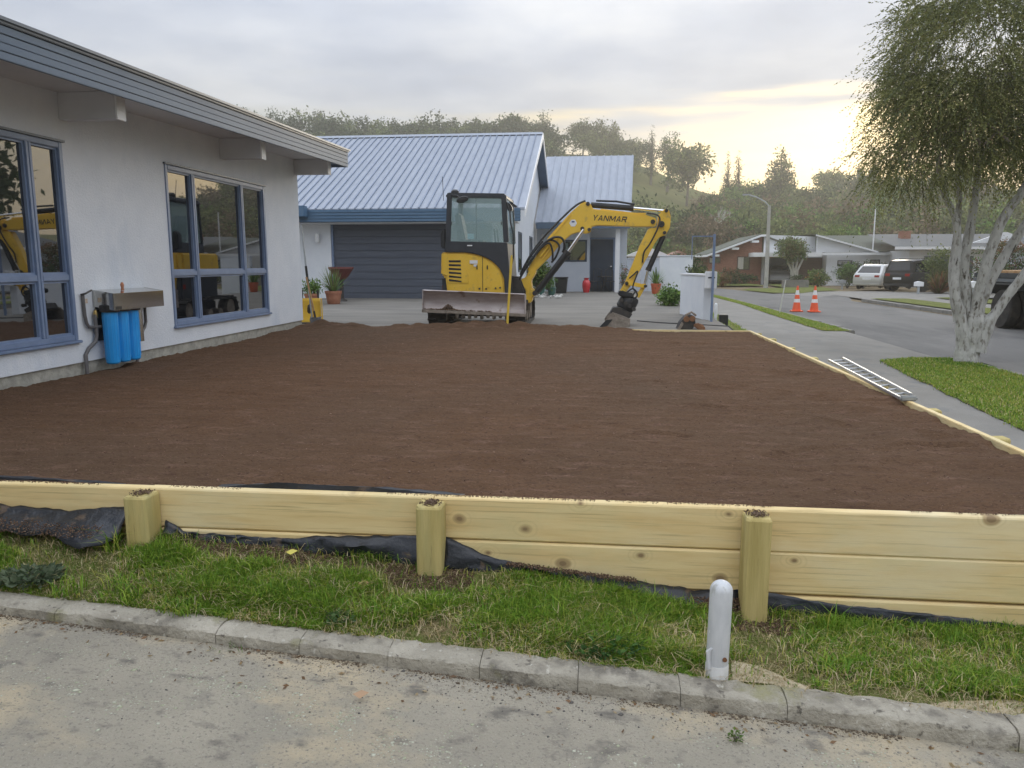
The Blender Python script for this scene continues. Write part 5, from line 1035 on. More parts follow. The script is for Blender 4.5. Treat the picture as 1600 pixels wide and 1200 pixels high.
# ================================================================== VEGETATION
def leaf_quads(P, D, L, Wd, cols, curl=.15):
    """diamond leaves at P pointing along D"""
    n = len(P); D = D/np.linalg.norm(D, axis=1, keepdims=True); r = RNG.normal(size=(n, 3)); S = np.cross(D, r); S /= np.linalg.norm(S, axis=1, keepdims=True)
    Lc = np.asarray(L)[:, None]; Wc = np.asarray(Wd)[:, None]; Nn = np.cross(D, S)
    V = np.stack([P, P+D*Lc*.45+S*Wc+Nn*Lc*curl*.4, P+D*Lc, P+D*Lc*.45-S*Wc+Nn*Lc*curl*.4], 1).reshape(-1, 3)
    F = np.arange(n*4).reshape(n, 4); return V, F, np.repeat(cols, 4, 0)
def rnd_dirs(n):
    d = RNG.normal(size=(n, 3)); return d/np.linalg.norm(d, axis=1, keepdims=True)
def crown_arrays(lobes, nclump, per, leaf, pal, spread, shell=.55, droop=0, aspect=.5):
    """lobes: (cx,cy,cz,rx,ry,rz,weight); leaf clumps spread through the lobes"""
    lo = np.array(lobes, float); w = lo[:, 6]*lo[:, 3]*lo[:, 4]*lo[:, 5]; k = RNG.choice(len(lo), nclump, p=w/w.sum())
    r = (shell**3+(1-shell**3)*RNG.random(nclump))**(1/3); C = lo[k, :3]+rnd_dirs(nclump)*r[:, None]*lo[k, 3:6]
    C = np.repeat(C, per, 0); out = C-np.repeat(lo[k, :3], per, 0); n = len(C); sp = np.repeat(spread*RNG.uniform(.6, 1.4, nclump), per)
    P = C+RNG.normal(size=(n, 3))*sp[:, None]*.5
    D = rnd_dirs(n)+out/np.linalg.norm(out, axis=1, keepdims=True)*.5; D[:, 2] -= droop
    pal = np.array(pal); cc = np.repeat(pal[RNG.choice(len(pal), nclump)]*RNG.uniform(.75, 1.25, (nclump, 1)), per, 0)*RNG.uniform(.85, 1.15, (n, 1))
    L = leaf*RNG.uniform(.6, 1.3, n); return leaf_quads(P, D, L, L*aspect*.5, cc)
OLIVE = [(0.114, 0.156, 0.052), (0.156, 0.197, 0.062), (0.207, 0.238, 0.083), (0.094, 0.125, 0.057)]
DARK = [(0.041, 0.068, 0.03), (0.054, 0.084, 0.034), (0.074, 0.102, 0.041)]
GREEN = [(0.095, 0.189, 0.042), (0.142, 0.246, 0.057), (0.189, 0.294, 0.067), (0.076, 0.142, 0.037)]
BRIGHT = [(0.156, 0.247, 0.046), (0.208, 0.286, 0.065), (0.117, 0.195, 0.039)]
BROWN = [(0.208, 0.152, 0.096), (0.256, 0.192, 0.128), (0.16, 0.128, 0.08), (0.144, 0.136, 0.064)]
RUST = [(0.208, 0.091, 0.046), (0.143, 0.111, 0.039), (0.104, 0.124, 0.039), (0.247, 0.13, 0.065)]
bark_far = mat('far_bark', (.10, .085, .07), (.17, .15, .125), 4, rough=.95)
bark_pale = mat('pale_bark', (.40, .38, .34), (.52, .50, .46), 4, rough=.9)

# ---- white trunked street tree
bark = mat('white_bark', (.40, .39, .36), (.58, .57, .535), 7, detail=9, rough=.95, bump=1.0, bscale=30, stretch=(1.6, 1.6, .6), lo=.3, hi=.7,
           spots=[((.20, .18, .15), 11, .52, .64, (2, 2, .7)), ((.62, .62, .60), 5, .60, .72, (1, 1, .6)), ((.06, .048, .036), 4.2, .62, .68, (2.2, 2.2, .8))])
tr = thing('street_tree', (5.72, 12.6, -.55), 'leafy tree with several leaning white grey stems on the grass verge', 'tree')
def stem(pts, rs, name='stem', parent=tr, m=bark, seg=14, wob=.012):
    P = [Vector(p) for p in pts]; out, ro = [], []
    for i in range(len(P)-1):
        p0, p1, p2, p3 = P[max(i-1, 0)], P[i], P[i+1], P[min(i+2, len(P)-1)]
        for k in range(8):
            u = k/8; q = .5*((2*p1)+(p2-p0)*u+(2*p0-5*p1+4*p2-p3)*u*u+(3*p1-p0-3*p2+p3)*u**3); out.append(q+Vector((noise.noise(q*3), noise.noise(q*3+Vector((9, 0, 0))), 0))*wob); ro.append((rs[i]*(1-u)+rs[i+1]*u)*(.9 if name == 'trunk' else .86))
    out.append(P[-1]); ro.append(rs[-1]); mb = MB().tube(out, ro, seg)
    for i, v in enumerate(mb.v):
        q = Vector(v); c = out[min(i//seg, len(out)-1)]; d = (q-c); r = d.length
        if r > 1e-5: mb.v[i] = tuple(c+d*(1+.16*noise.noise(q*5)+.09*noise.noise(q*14)))
    o = mb.build(name, m, parent, smooth=True); smooth_mesh(o.data, 80); return o
trunk = stem([(5.73, 12.6, -.75), (5.73, 12.6, -.52), (5.745, 12.6, -.38), (5.755, 12.6, -.2), (5.77, 12.6, .0), (5.78, 12.6, .2), (5.76, 12.62, .36)], [.30, .245, .185, .165, .185, .18, .12], 'trunk', seg=22)
stem([(5.66, 12.57, -.42), (5.64, 12.57, -.05), (5.56, 12.56, .33), (5.45, 12.55, .73), (5.43, 12.57, 1.46), (5.37, 12.6, 1.82), (5.18, 12.6, 2.17), (5.0, 12.5, 2.7)], [.15, .125, .085, .07, .062, .055, .045, .03])
stem([(5.72, 12.66, -.2), (5.70, 12.66, .36), (5.60, 12.68, 1.10), (5.66, 12.7, 1.70), (5.68, 12.7, 2.05), (5.75, 12.8, 2.9)], [.13, .11, .088, .075, .065, .04])
stem([(5.62, 12.75, .2), (5.50, 12.8, .9), (5.53, 12.85, 1.5), (5.52, 12.85, 2.1), (5.40, 12.9, 3.0)], [.08, .06, .055, .05, .03])
stem([(5.77, 12.58, -.1), (5.79, 12.55, .49), (5.83, 12.5, 1.02), (5.93, 12.45, 1.58), (6.08, 12.45, 1.93), (6.25, 12.45, 2.2), (6.6, 12.4, 3.0)], [.12, .095, .09, .085, .075, .07, .04])
stem([(5.83, 12.66, .0), (5.89, 12.68, .44), (6.05, 12.75, .83), (6.24, 12.8, 1.22), (6.40, 12.82, 1.5), (6.9, 12.9, 2.4), (7.2, 12.9, 3.1)], [.12, .09, .085, .085, .08, .06, .035])
stem([(5.86, 12.52, -.25), (5.93, 12.5, .15), (6.0, 12.46, .34), (6.21, 12.4, .73), (6.45, 12.35, 1.14), (6.9, 12.3, 1.8), (7.4, 12.2, 2.6)], [.13, .115, .085, .075, .07, .055, .03])
lob = [(4.95, 12.5, 3.12, .95, 1.1, .92, 1), (6.0, 12.8, 4.0, 1.7, 1.6, 1.55, 1), (4.64, 12.3, 2.58, .50, .7, .42, 1.2), (7.1, 12.9, 3.5, 1.4, 1.4, 1.1, 1), (5.25, 12.5, 4.15, 1.05, 1.2, 1.25, 1), (6.3, 12.0, 3.3, .85, .7, .40, .5), (4.35, 12.4, 2.6, .42, .6, .5, .7), (5.35, 12.0, 3.0, .6, .5, .45, .8)]
lo = np.array(lob); nt_ = 21000; w = lo[:, 6]*lo[:, 3]*lo[:, 4]*lo[:, 5]; k = RNG.choice(len(lo), nt_, p=w/w.sum())
rr = (.22+.78*RNG.random(nt_))**(1/2.6); C = lo[k, :3]+rnd_dirs(nt_)*rr[:, None]*lo[k, 3:6]
clump = fbm(C[:, 0]*3.4+C[:, 1]*1.5, C[:, 2]*3.4-C[:, 1]*1.2, 1.7, 3, 77)+.04; kp = clump > .02; C, k, clump = C[kp], k[kp], clump[kp]; nt_ = len(C)
out = C-lo[k, :3]; out /= np.linalg.norm(out, axis=1, keepdims=True); d0 = out*.8+RNG.normal(size=(nt_, 3))*.45; d0[:, 2] -= .25
Lt = RNG.uniform(.18, .46, nt_); per = 16; us = np.linspace(.08, 1, per)
P = C[:, None]+d0[:, None]*(us[None, :, None]*Lt[:, None, None]); P[..., 2] -= (us[None]**2)*Lt[:, None]*.6
tan = d0[:, None].repeat(per, 1).copy(); tan[..., 2] -= .9*us[None]; D = tan/np.linalg.norm(tan, axis=2, keepdims=True)+RNG.normal(size=(nt_, per, 3))*.42
pal = np.array([(.16, .175, .06), (.205, .215, .075), (.26, .265, .10), (.125, .145, .07), (.31, .285, .11)]); ck = pal[RNG.choice(5, nt_, p=[.3, .3, .2, .15, .05])]*(1+.25*clump[:, None])
cc = np.repeat(ck, per, 0)*RNG.uniform(.8, 1.2, (nt_*per, 1)); Ls = RNG.uniform(.03, .058, nt_*per)
V, F, Cc = leaf_quads(P.reshape(-1, 3), D.reshape(-1, 3), Ls, Ls*.20, cc); np_mesh('crown', V, F, leaf_m, tr, Cc)
tw = MB()
for i in RNG.choice(nt_, 900, replace=False):
    tw.tube([tuple(C[i]-d0[i]*.12), tuple(P[i, 4]), tuple(P[i, -1])], [.004, .003, .0015], 3, False)
for _ in range(22):                       # thicker boughs carrying the twigs
    l = lob[random.randrange(len(lob))]; a = Vector((l[0]+random.uniform(-.5, .5)*l[3], l[1]+random.uniform(-.5, .5)*l[4], l[2]-l[5]*random.uniform(.2, .7))); b_ = Vector((l[0], l[1], l[2]))+Vector((random.uniform(-1, 1)*l[3], random.uniform(-1, 1)*l[4], random.uniform(-.2, .8)*l[5]))*.8
    tw.tube([tuple(a), tuple((a+b_)/2+Vector((random.uniform(-.1, .1), 0, .08))), tuple(b_)], [.02, .013, .006], 6)
tw.build('twigs', mat('twig_bark', (.16, .13, .10), (.24, .20, .16), 9, rough=.9), tr)

# ---- prototypes for trees on the hill
def far_tree(name, kind, H, R, pal, label, loc, n=230, group=None, leaf=None, trunk_m=bark_far):
    root = thing(name, loc, label, 'tree', group); x, y, z0 = loc
    leaf = leaf or max(.32, R*.16)
    if kind == 'round': lobes = [(x+random.uniform(-.4, .4)*R, y+random.uniform(-.3, .3)*R, z0+H*random.uniform(.5, .78), R*random.uniform(.45, .75), R*.6, H*random.uniform(.16, .27), 1) for _ in range(8)]
    elif kind == 'cone': lobes = [(x, y, z0+H*(.22+.12*i), R*(1-.13*i)*random.uniform(.85, 1.15), R*(1-.13*i), H*.085, 1) for i in range(7)]
    elif kind == 'pine': lobes = [(x+random.uniform(-.2, .2)*R, y, z0+H*(.42+.09*i), R*random.uniform(.5, 1)*(1-.07*i), R*.7, H*.06, 1) for i in range(7)]
    elif kind == 'shrub': lobes = [(x+random.uniform(-.5, .5)*R, y+random.uniform(-.4, .4)*R, z0+H*random.uniform(.3, .65), R*random.uniform(.4, .7), R*.6, H*.33, 1) for _ in range(7)]
    V, F, Cc = crown_arrays(lobes, n, 9, leaf, pal, leaf*1.6, .5); np_mesh('crown', V, F, far_leaf_m, root, Cc)
    tb = MB().tube([(x, y, z0-1), (x+.02*H, y, z0+H*.4), (x, y, z0+H*(.9 if kind in ('cone', 'pine') else .62))], [H*.026, H*.018, H*.006], 7)
    for i in range(6): a = i*1.05; h0 = H*(.3+.06*i); tb.tube([(x, y, z0+h0), (x+math.cos(a)*R*.55, y+math.sin(a)*R*.5, z0+h0+H*.16)], [H*.011, H*.004], 5)
    tb.build('trunk', trunk_m, root); return root
far_tree('broad_tree', 'round', 10.5, 5.2, DARK, 'broad dark tree standing beyond the right edge, mirrored in the near house window', (30.5, 46, -.4), n=330)
def hz_(x, y): return hill_z(x, y)
def sky_tree(x, y, top, kind, R, pal, label, group='skyline trees on the hill', **k):
    z0 = hz_(x, y); return far_tree('hill_tree', kind, max(3, top-z0), R, pal, label, (x, y, z0), group=group, **k)
sky_tree(-83.5, 230, 45.2, 'pine', 3.4, DARK, 'tall dark tree on the skyline just right of the house eave', n=260); sky_tree(-79.5, 230, 43.5, 'round', 3.6, DARK, 'dark rounded skyline tree beside the tall one near the house eave')
for x, top, kind, R, lb in [(-66, 42.8, 'cone', 2.8, 'pointed skyline tree left of centre above the garage roof'), (-58.5, 43.4, 'cone', 3.2, 'second pointed skyline tree above the garage roof'), (-52, 42.3, 'round', 4.5, 'broad dark skyline tree above the left half of the garage ridge'), (-45, 43.6, 'cone', 3.6, 'pointed tree in the dense skyline clump above the garage ridge'), (-41, 43.0, 'cone', 3.0, 'narrow pointed tree right of the dense skyline clump'), (-33, 42.6, 'round', 4.2, 'rounded skyline tree above the middle of the garage ridge'),
                            (-23, 43.6, 'round', 4.0, 'flat topped skyline tree with a clear trunk above the garage ridge'), (-14.3, 44.2, 'cone', 2.6, 'sharp pointed skyline tree over the right end of the garage ridge'), (-17, 41.4, 'round', 3.4, 'low rounded skyline tree at the right end of the garage ridge'), (-3.0, 42.3, 'round', 3.0, 'rounded tree right above the garage gable peak'), (2.0, 42.8, 'cone', 2.6, 'dark pointed tree right of the garage gable peak'), (5.6, 41.5, 'cone', 2.2, 'smaller pointed tree right of the garage gable peak')]:
    sky_tree(x-2, 230, top-.6, kind, R*(1.55 if kind == 'cone' else 1.35), DARK+OLIVE[:1], lb, n=330)
sky_tree(13.2, 210, 37.0, 'cone', 2.0, DARK, 'narrow dark tree on the slope above the porch roof'); sky_tree(17.5, 210, 35.5, 'round', 3.4, GREEN[:2]+DARK, 'rounded green tree on the slope above the porch roof')
sky_tree(20.5, 190, 28.6, 'round', 5.6, OLIVE, 'large spreading olive tree on the hill crest right of the porch roof', n=420); sky_tree(30.5, 195, 27.2, 'cone', 1.6, DARK, 'small fir left of two on the ridge right of the large spreading tree'); sky_tree(33, 195, 27.4, 'cone', 1.7, DARK, 'small fir right of two on the ridge right of the large spreading tree')
sky_tree(44, 200, 29.0, 'cone', 4.4, OLIVE+DARK, 'tall conical tree standing against the yellow sky right of the lamp post', n=420)
sky_tree(61.5, 215, 25.0, 'round', 5.2, OLIVE, 'rounded tree on the bright horizon left of the white trunked tree'); sky_tree(69, 220, 26.2, 'pine', 1.5, DARK, 'slim pine left of two on the horizon by the big tree'); sky_tree(72, 220, 26.0, 'pine', 1.6, DARK, 'slim pine right of two on the horizon by the big tree')
# leafless pale tree on the slope
bt = thing('bare_tree', (15.5, 112, hz_(15.5, 112)), 'pale leafless tree with a fan of white branches on the hillside', 'tree'); bz = hz_(15.5, 112); bb = MB()
def grow(p, d, L, r, depth):
    q = p+d*L; bb.tube([tuple(p), tuple((p+q)/2+Vector((random.uniform(-.06, .06)*L, random.uniform(-.06, .06)*L, 0))), tuple(q)], [r, r*.85, r*.68], 6 if r > .05 else 4, False)
    if depth == 0: return
    for _ in range(random.choice((2, 3))):
        nd = (d+Vector((random.uniform(-.75, .75), random.uniform(-.5, .5), random.uniform(-.1, .35)))).normalized(); grow(q, nd, L*random.uniform(.62, .85), r*.62, depth-1)
grow(Vector((15.5, 112, bz-.3)), Vector((.05, 0, 1)).normalized(), 2.2, .17, 5); bb.build('branches', bark_pale, bt)
# the wood on the slopes: one mass
def forest(name, n, azr, rr, pals, label, hh=(3.5, 8), skip=None, per=95, leaf=.75):
    Vs, Fs, Cs = [], [], []; off = 0
    for _ in range(n):
        az = rad(random.uniform(*azr)); r = random.uniform(*rr); x, y = r*math.sin(az), r*math.cos(az)
        if skip and skip(math.degrees(az), r): continue
        z0 = hz_(x, y); H = random.uniform(*hh)*(.65+.35*r/200); R = H*random.uniform(.38, .6); lf = leaf*(.55+.45*r/200)
        lobes = [(x+random.uniform(-.5, .5)*R, y+random.uniform(-.4, .4)*R, z0+H*random.uniform(.3, .75), R*random.uniform(.45, .75), R*.6, H*random.uniform(.16, .26), 1) for _ in range(5)]
        V, F, C_ = crown_arrays(lobes, int(per*(.6+.8*min(1, 130/r))), 6, lf, random.choice(pals), lf*1.5, .4); Vs.append(V); Fs.append(F+off); Cs.append(C_); off += len(V)
    o = np_mesh(name, np.concatenate(Vs), np.concatenate(Fs), far_leaf_m, None, np.concatenate(Cs)); o['kind'] = 'stuff'; return tag(o, label, 'trees')
forest('hill_wood', 170, (-34, 4), (205, 245), [DARK, DARK, OLIVE], 'dense dark wood along the left hill crest', (5, 9), per=70)
forest('hill_wood', 300, (3, 27), (98, 215), [OLIVE, OLIVE, GREEN, OLIVE, DARK, BROWN], 'mixed olive and brown scrub and trees over the valley slopes on the right', (3.5, 7.5), skip=lambda a, r: (3 < a < 7.0 and r > 128+random.uniform(-8, 8)) or (a < 9 and 165 < r and random.random() < .6))
forest('hill_scrub', 90, (0, 28), (86, 104), [BROWN, BROWN, OLIVE, BRIGHT, RUST], 'brown bare scrub at the foot of the hill behind the far houses', (1.8, 3.6), per=120, leaf=.5)
forest('hill_wood', 110, (44, 110), (95, 230), [OLIVE, DARK, GREEN], 'wood on the hillside off to the right', (3, 6), per=40, leaf=1.1)

# ---- bushes and garden plants
def bush(name, loc, rx, ry, h, pal, label, n=150, leaf=.09, cat='bush', group=None, droop=0, aspect=.5, stems=True):
    x, y, z0 = loc; root = thing(name, loc, label, cat, group)
    lobes = [(x+random.uniform(-.45, .45)*rx, y+random.uniform(-.45, .45)*ry, z0+h*random.uniform(.35, .68), rx*random.uniform(.45, .65), ry*.6, h*random.uniform(.25, .36), 1) for _ in range(8)]
    V, F, Cc = crown_arrays(lobes, n, 11, leaf, pal, leaf*1.5, .5, droop, aspect); np_mesh('foliage', V, F, leaf_m, root, Cc)
    sm = MB()
    for i in range(6): a = i*1.05; sm.tube([(x+.05*math.cos(a), y+.05*math.sin(a), z0-.05), (x+rx*.4*math.cos(a), y+ry*.4*math.sin(a), z0+h*.55)], [.02, .008], 5)
    sm.build('stems', bark_far, root); return root
def spiky(name, loc, n, L, pal, label, w=.02, cat='plant', spread=.9):
    root = thing(name, loc, label, cat); x, y, z0 = loc; Vs = []; Cs = []; pal = np.array(pal)
    for i in range(n):
        a = random.uniform(0, 6.28); el = random.uniform(.35, 1.4); l = L*random.uniform(.6, 1.1); d = Vector((math.cos(a)*math.cos(el)*spread, math.sin(a)*math.cos(el)*spread, math.sin(el))); s = Vector((-math.sin(a), math.cos(a), 0))*w
        p0 = Vector((x, y, z0))+Vector((math.cos(a), math.sin(a), 0))*.04; p1 = p0+d*l*.55; p2 = p0+d*l+Vector((0, 0, -l*.22*math.cos(el))); c = pal[RNG.choice(len(pal))]*random.uniform(.8, 1.2)
        Vs += [p0-s*.6, p0+s*.6, p1+s, p1-s, p1-s, p1+s, p2+s*.15, p2-s*.15]; Cs += [c]*8
    np_mesh('leaves', np.array([tuple(v) for v in Vs]), np.arange(len(Vs)).reshape(-1, 4), leaf_m, root, np.array(Cs)); return root
def pot(loc, r, h, m, label, rim=True, name='plant_pot', cat='pot'):
    x, y, z0 = loc; root = thing(name, loc, label, cat)
    MB().lathe([(0, 0), (r*.72, 0), (r*.78, h*.06), (r*.96, h*.78), (r*.96, h*.80), (r*1.04, h*.80), (r*1.05, h), (r*.9, h), (r*.88, h*.86), (0, h*.86)], loc, 24).build('body', m, root, smooth=True)
    MB().lathe([(0, h*.87), (r*.86, h*.87), (r*.86, h*.865)], loc, 18).build('potting_soil', soil_loose, root); return root
pot((-7.25, 19.0, .05), .18, .30, terracotta, 'smaller terracotta pot with a leafy plant left of the garage door'); bush('pot_plant', (-7.25, 19.0, .31), .2, .2, .36, BRIGHT+GREEN, 'bushy light green plant in the smaller terracotta pot', 70, .07, 'plant')
pot((-6.85, 19.5, .06), .21, .34, terracotta, 'banded terracotta pot with a grassy plant left of the garage door'); spiky('pot_plant', (-6.85, 19.5, .36), 130, .72, OLIVE+GREEN[:2]+[(.16, .13, .06)], 'arching grassy plant in the banded terracotta pot', .011)
MB_ = thing('bowl_planter', (-7.0, 20.6, .06), 'dark red bowl planter on a stand behind the potted plants', 'planter')
MB().lathe([(0, .62), (.12, .62), (.2, .70), (.30, .86), (.34, .90), (.34, .95), (.29, .95), (.26, .90), (0, .88)], (-7.0, 20.6, .06), 24).build('bowl', mat('oxide_red', (.16, .045, .04), rough=.6), MB_, smooth=True); MB().lathe([(0, 0), (.16, 0), (.14, .05), (.06, .1), (.05, .55), (.12, .62), (0, .62)], (-7.0, 20.6, .06), 16).build('stand', dark_metal, MB_, smooth=True)
green_pot = mat('green_glaze', (.05, .13, .11), (.07, .17, .14), 5, rough=.3)
pot((-1.82, 24.8, .06), .13, .30, green_pot, 'green glazed pot nearer the grey gable wall'); pot((-1.50, 25.2, .06), .14, .28, green_pot, 'green glazed pot nearer the black bin')
bush('garden_shrub', (-1.95, 25.6, .06), .42, .35, 1.35, GREEN+OLIVE, 'leafy green shrub against the gable wall behind the boom cylinder', 170, .10); bush('pot_plant', (-1.6, 25.1, .30), .22, .22, .42, GREEN, 'small leafy plant in the green glazed pots', 50, .08, 'plant')
n = 60; P = np.stack([RNG.uniform(-2.1, -1.1, n), RNG.uniform(22.6, 24.4, n), .08+RNG.random(n)*.05], -1); tag(chips('stones', P, RNG.uniform(.05, .11, n), np.array([(.42, .41, .38), (.30, .29, .27), (.55, .54, .50)])[RNG.choice(3, n)], chip_m), 'grey garden stones edging the driveway beside the boom foot', 'stones')
bn_ = thing('wheelie_bin', (-1.28, 27.2, 0), 'black rubbish bin standing against the porch house wall', 'bin'); MB().add([(-1.45, 27.0, .05), (-1.11, 27.0, .05), (-1.11, 27.35, .05), (-1.45, 27.35, .05), (-1.50, 26.95, .58), (-1.06, 26.95, .58), (-1.06, 27.42, .58), (-1.50, 27.42, .58)], [(0, 3, 2, 1), (4, 5, 6, 7), (0, 1, 5, 4), (1, 2, 6, 5), (2, 3, 7, 6), (3, 0, 4, 7)]).build('body', black_plastic, bn_, .02); obox(-1.53, 26.92, .582, -1.03, 27.45, .64, 'lid', black_plastic, bn_, .02)
tag(MB().lathe([(0, 0), (.09, 0), (.10, .04), (.145, .24), (.15, .36), (.12, .46), (.075, .50), (.085, .54), (.11, .56), (.09, .565), (.06, .5), (0, .48)], (-.42, 28.0, .03), 24).build('urn', mat('red_glaze', (.55, .02, .03), (.62, .035, .045), 4, rough=.2, coat=.5), None, smooth=True), 'glossy red ceramic urn beside the front porch', 'urn')
pot((1.98, 27.0, .07), .17, .36, mat('orange_glaze', (.55, .12, .05), rough=.5), 'orange red pot against the white wall panel'); spiky('pot_plant', (1.98, 27.0, .40), 60, .62, GREEN, 'upright strappy plant in the orange red pot', .018)
bush('rose_bush', (.98, 29.0, .03), .22, .2, 1.1, OLIVE+[(.40, .14, .12)], 'straggly rose bush with pink blooms by the porch post', 45, .06)
# bistro table and two chairs at the door
tbx = thing('bistro_table', (.2, 28.7, .06), 'small round black metal table in front of the front door', 'table'); MB().lathe([(0, .55), (.26, .55), (.27, .565), (.26, .58), (0, .58)], (.22, 28.85, .06), 20).build('top', dark_metal, tbx)
for a in (0.3, 2.4, 4.5): MB().tube([(.22+.2*math.cos(a), 28.85+.2*math.sin(a), .06), (.22, 28.85, .35), (.22+.1*math.cos(a), 28.85+.1*math.sin(a), .61)], .012, 6).build('leg', dark_metal, tbx)
for cx_, rz, lb in ((-.1, .4, 'black metal cafe chair left of the small round table'), (.5, -2.6, 'black metal cafe chair right of the small round table')):
    ch = thing('cafe_chair', (cx_, 28.9, .06), lb, 'chair', 'metal cafe chairs at the front door'); R_ = Matrix.Translation((cx_, 28.9, .06)) @ Matrix.Rotation(rz, 4, 'Z')
    MB().box(-.17, -.17, .38, .17, .17, .40).xf(R_).build('seat', dark_metal, ch)
    bk_ = MB().tube([(-.16, -.16, .4), (-.17, -.2, .8), (0, -.22, .88), (.17, -.2, .8), (.16, -.16, .4)], .011, 6)
    for q in (-.1, -.03, .04, .11): bk_.tube([(q, -.17, .42), (q*1.1, -.21, .83)], .006, 5)
    bk_.xf(R_).build('backrest', dark_metal, ch)
    for sx_, sy_ in ((-1, -1), (1, -1), (-1, 1), (1, 1)): MB().tube([(sx_*.15, sy_*.15, .39), (sx_*.18, sy_*.18, 0)], .011, 6).xf(R_).build('leg', dark_metal, ch)
bush('garden_shrub', (1.80, 19.6, .0), .36, .5, .52, GREEN, 'low green shrub at the foot of the white wall beside the driveway', 150, .08); bush('garden_shrub', (2.35, 18.6, .55), .28, .3, .5, DARK+OLIVE, 'dark leafy plant showing above the letterbox wall', 80, .07)
bush('garden_shrub', (4.55, 41, -.4), .9, .8, 2.2, DARK, 'dark hedge bush beyond the blue grey metal post', 170, .16); bush('garden_shrub', (7.6, 55, -.5), .8, .7, 1.1, BRIGHT+GREEN, 'light green bush left of the brick house', 140, .13); bush('garden_shrub', (8.9, 57, -.5), .6, .6, .9, RUST, 'rusty brown round shrub in front of the brick house', 120, .12); bush('garden_shrub', (9.9, 60, -.45), .9, .6, 1.25, DARK+RUST[:1], 'dark purple green shrub under the brick house window', 140, .13)
bush('garden_hedge', (11.2, 62.2, -.45), 1.5, .5, .75, GREEN[:1]+DARK, 'low clipped hedge along the brick house wall', 170, .13)
bush('garden_shrub', (14.9, 55, -.48), .95, .7, 1.25, BRIGHT+[(.42, .22, .06)]+OLIVE, 'yellow and orange flowering bush beyond the traffic cones', 200, .13); bush('garden_shrub', (16.75, 54.5, -.48), .85, .8, 1.65, GREEN+DARK, 'rounded green bush beside the flowering bush', 220, .12); bush('garden_hedge', (18.1, 55.5, -.48), .95, .8, 1.85, DARK+[(.06, .05, .03)], 'dark clipped hedge left of the silver car', 260, .12)
bush('garden_shrub', (17.4, 53.3, -.48), .35, .3, 1.3, BROWN, 'thin bare twiggy shrub between the green bush and dark hedge', 30, .08); bush('garden_hedge', (19.5, 59.5, -.48), 2.6, .6, 1.7, DARK, 'long dark hedge along the white house wall', 320, .14)
spiky('flax', (17.25, 41.5, -.45), 230, 1.35, RUST+[(.20, .13, .09), (.13, .07, .05)], 'reddish brown flax clump beside the black car', .035); bush('garden_shrub', (17.7, 42.8, -.45), .95, .8, 2.5, OLIVE, 'olive green bush behind the reddish flax', 300, .12); bush('garden_hedge', (19.6, 40.5, -.45), 1.7, 1.2, 2.5, GREEN[:2]+DARK+RUST[:1], 'tall green hedge with rusty top behind the leaning stems', 420, .12); bush('garden_shrub', (19.8, 40.2, 1.5), 1.0, .9, .75, RUST, 'rusty red leafy top of the tall hedge', 120, .1)
bush('garden_shrub', (24.6, 86, -.5), 1.6, 1.2, 6.0, BRIGHT, 'bright yellow green tree behind the white house roof', 320, .26)
st = thing('garden_tree', (14.5, 60, -.48), 'round headed garden tree with pale forked trunk in front of the white house', 'tree')
lobes = [(14.5+random.uniform(-.95, .95), 60+random.uniform(-.8, .8), random.uniform(1.75, 3.05), random.uniform(.5, .85), .8, random.uniform(.45, .65), 1) for _ in range(12)]
V, F, Cc = crown_arrays(lobes, 420, 11, .16, OLIVE+GREEN[:1]+[(.14, .10, .04)], .22, .45); np_mesh('crown', V, F, leaf_m, st, Cc)
tb = MB()
for dx in (-.5, -.15, .2, .55): tb.tube([(14.6+dx*.25, 60, -.6), (14.55+dx*.4, 60, .6), (14.5+dx*1.6, 60+dx*.4, 1.9)], [.11, .09, .05], 7)
tb.build('trunk', bark_pale, st)
# weeds in the front lawn
def weed(loc, n, r, leaf, pal, label):
    x, y, z0 = loc; root = thing('weed', loc, label, 'weed'); a = RNG.uniform(0, 6.28, n); q = r*np.sqrt(RNG.random(n)); P = np.stack([x+q*np.cos(a), y+q*np.sin(a)*.7, z0+.012+.05*RNG.random(n)*(1-q/r*.6)], -1)
    D = np.stack([np.cos(a), np.sin(a), RNG.uniform(.1, .9, n)], -1)+RNG.normal(size=(n, 3))*.4; L = leaf*RNG.uniform(.6, 1.3, n); V, F, Cc = leaf_quads(P, D, L, L*.3, np.array(pal)[RNG.choice(len(pal), n)]*RNG.uniform(.8, 1.2, (n, 1))); np_mesh('leaves', V, F, leaf_m, root, Cc)
    sm = MB()
    for i in range(12): t_ = i*.52; sm.tube([(x, y, z0), (x+r*.6*math.cos(t_), y+r*.45*math.sin(t_), z0+.03)], [.002, .001], 4, False)
    sm.build('stems', leaf_m if False else bark_far, root)
weed((-2.52, 3.03, gz(-2.52, 3.03)), 420, .13, .035, [(.12, .16, .09), (.16, .20, .12), (.09, .13, .07)], 'grey green leafy weed clump at the left end of the front lawn')
weed((.05, 2.93, gz(.05, 2.93)), 420, .15, .026, [(.06, .14, .03), (.09, .18, .04), (.05, .11, .03)], 'bright green leafy weed clump by the kerb left of the white bollard')
weed((-1.05, 2.93, gz(-1.05, 2.93)), 90, .06, .025, [(.10, .17, .05), (.07, .13, .04)], 'small weed growing over the kerb edge near the middle post')
weed((.50, 2.50, float(lane_z(.5))), 60, .022, .012, [(.08, .16, .02), (.12, .19, .03)], 'tiny green moss tuft on the lane below the bollard')
for (x, lb) in ((-1.50, 'small grass tuft in the kerb joint at left'), (-1.40, 'second small grass tuft in the kerb joint at left')): spiky('weed', (x, float(kerb_y(x))-.004, float(lane_z(x))), 14, .06, GREEN, lb, .0016, 'weed')
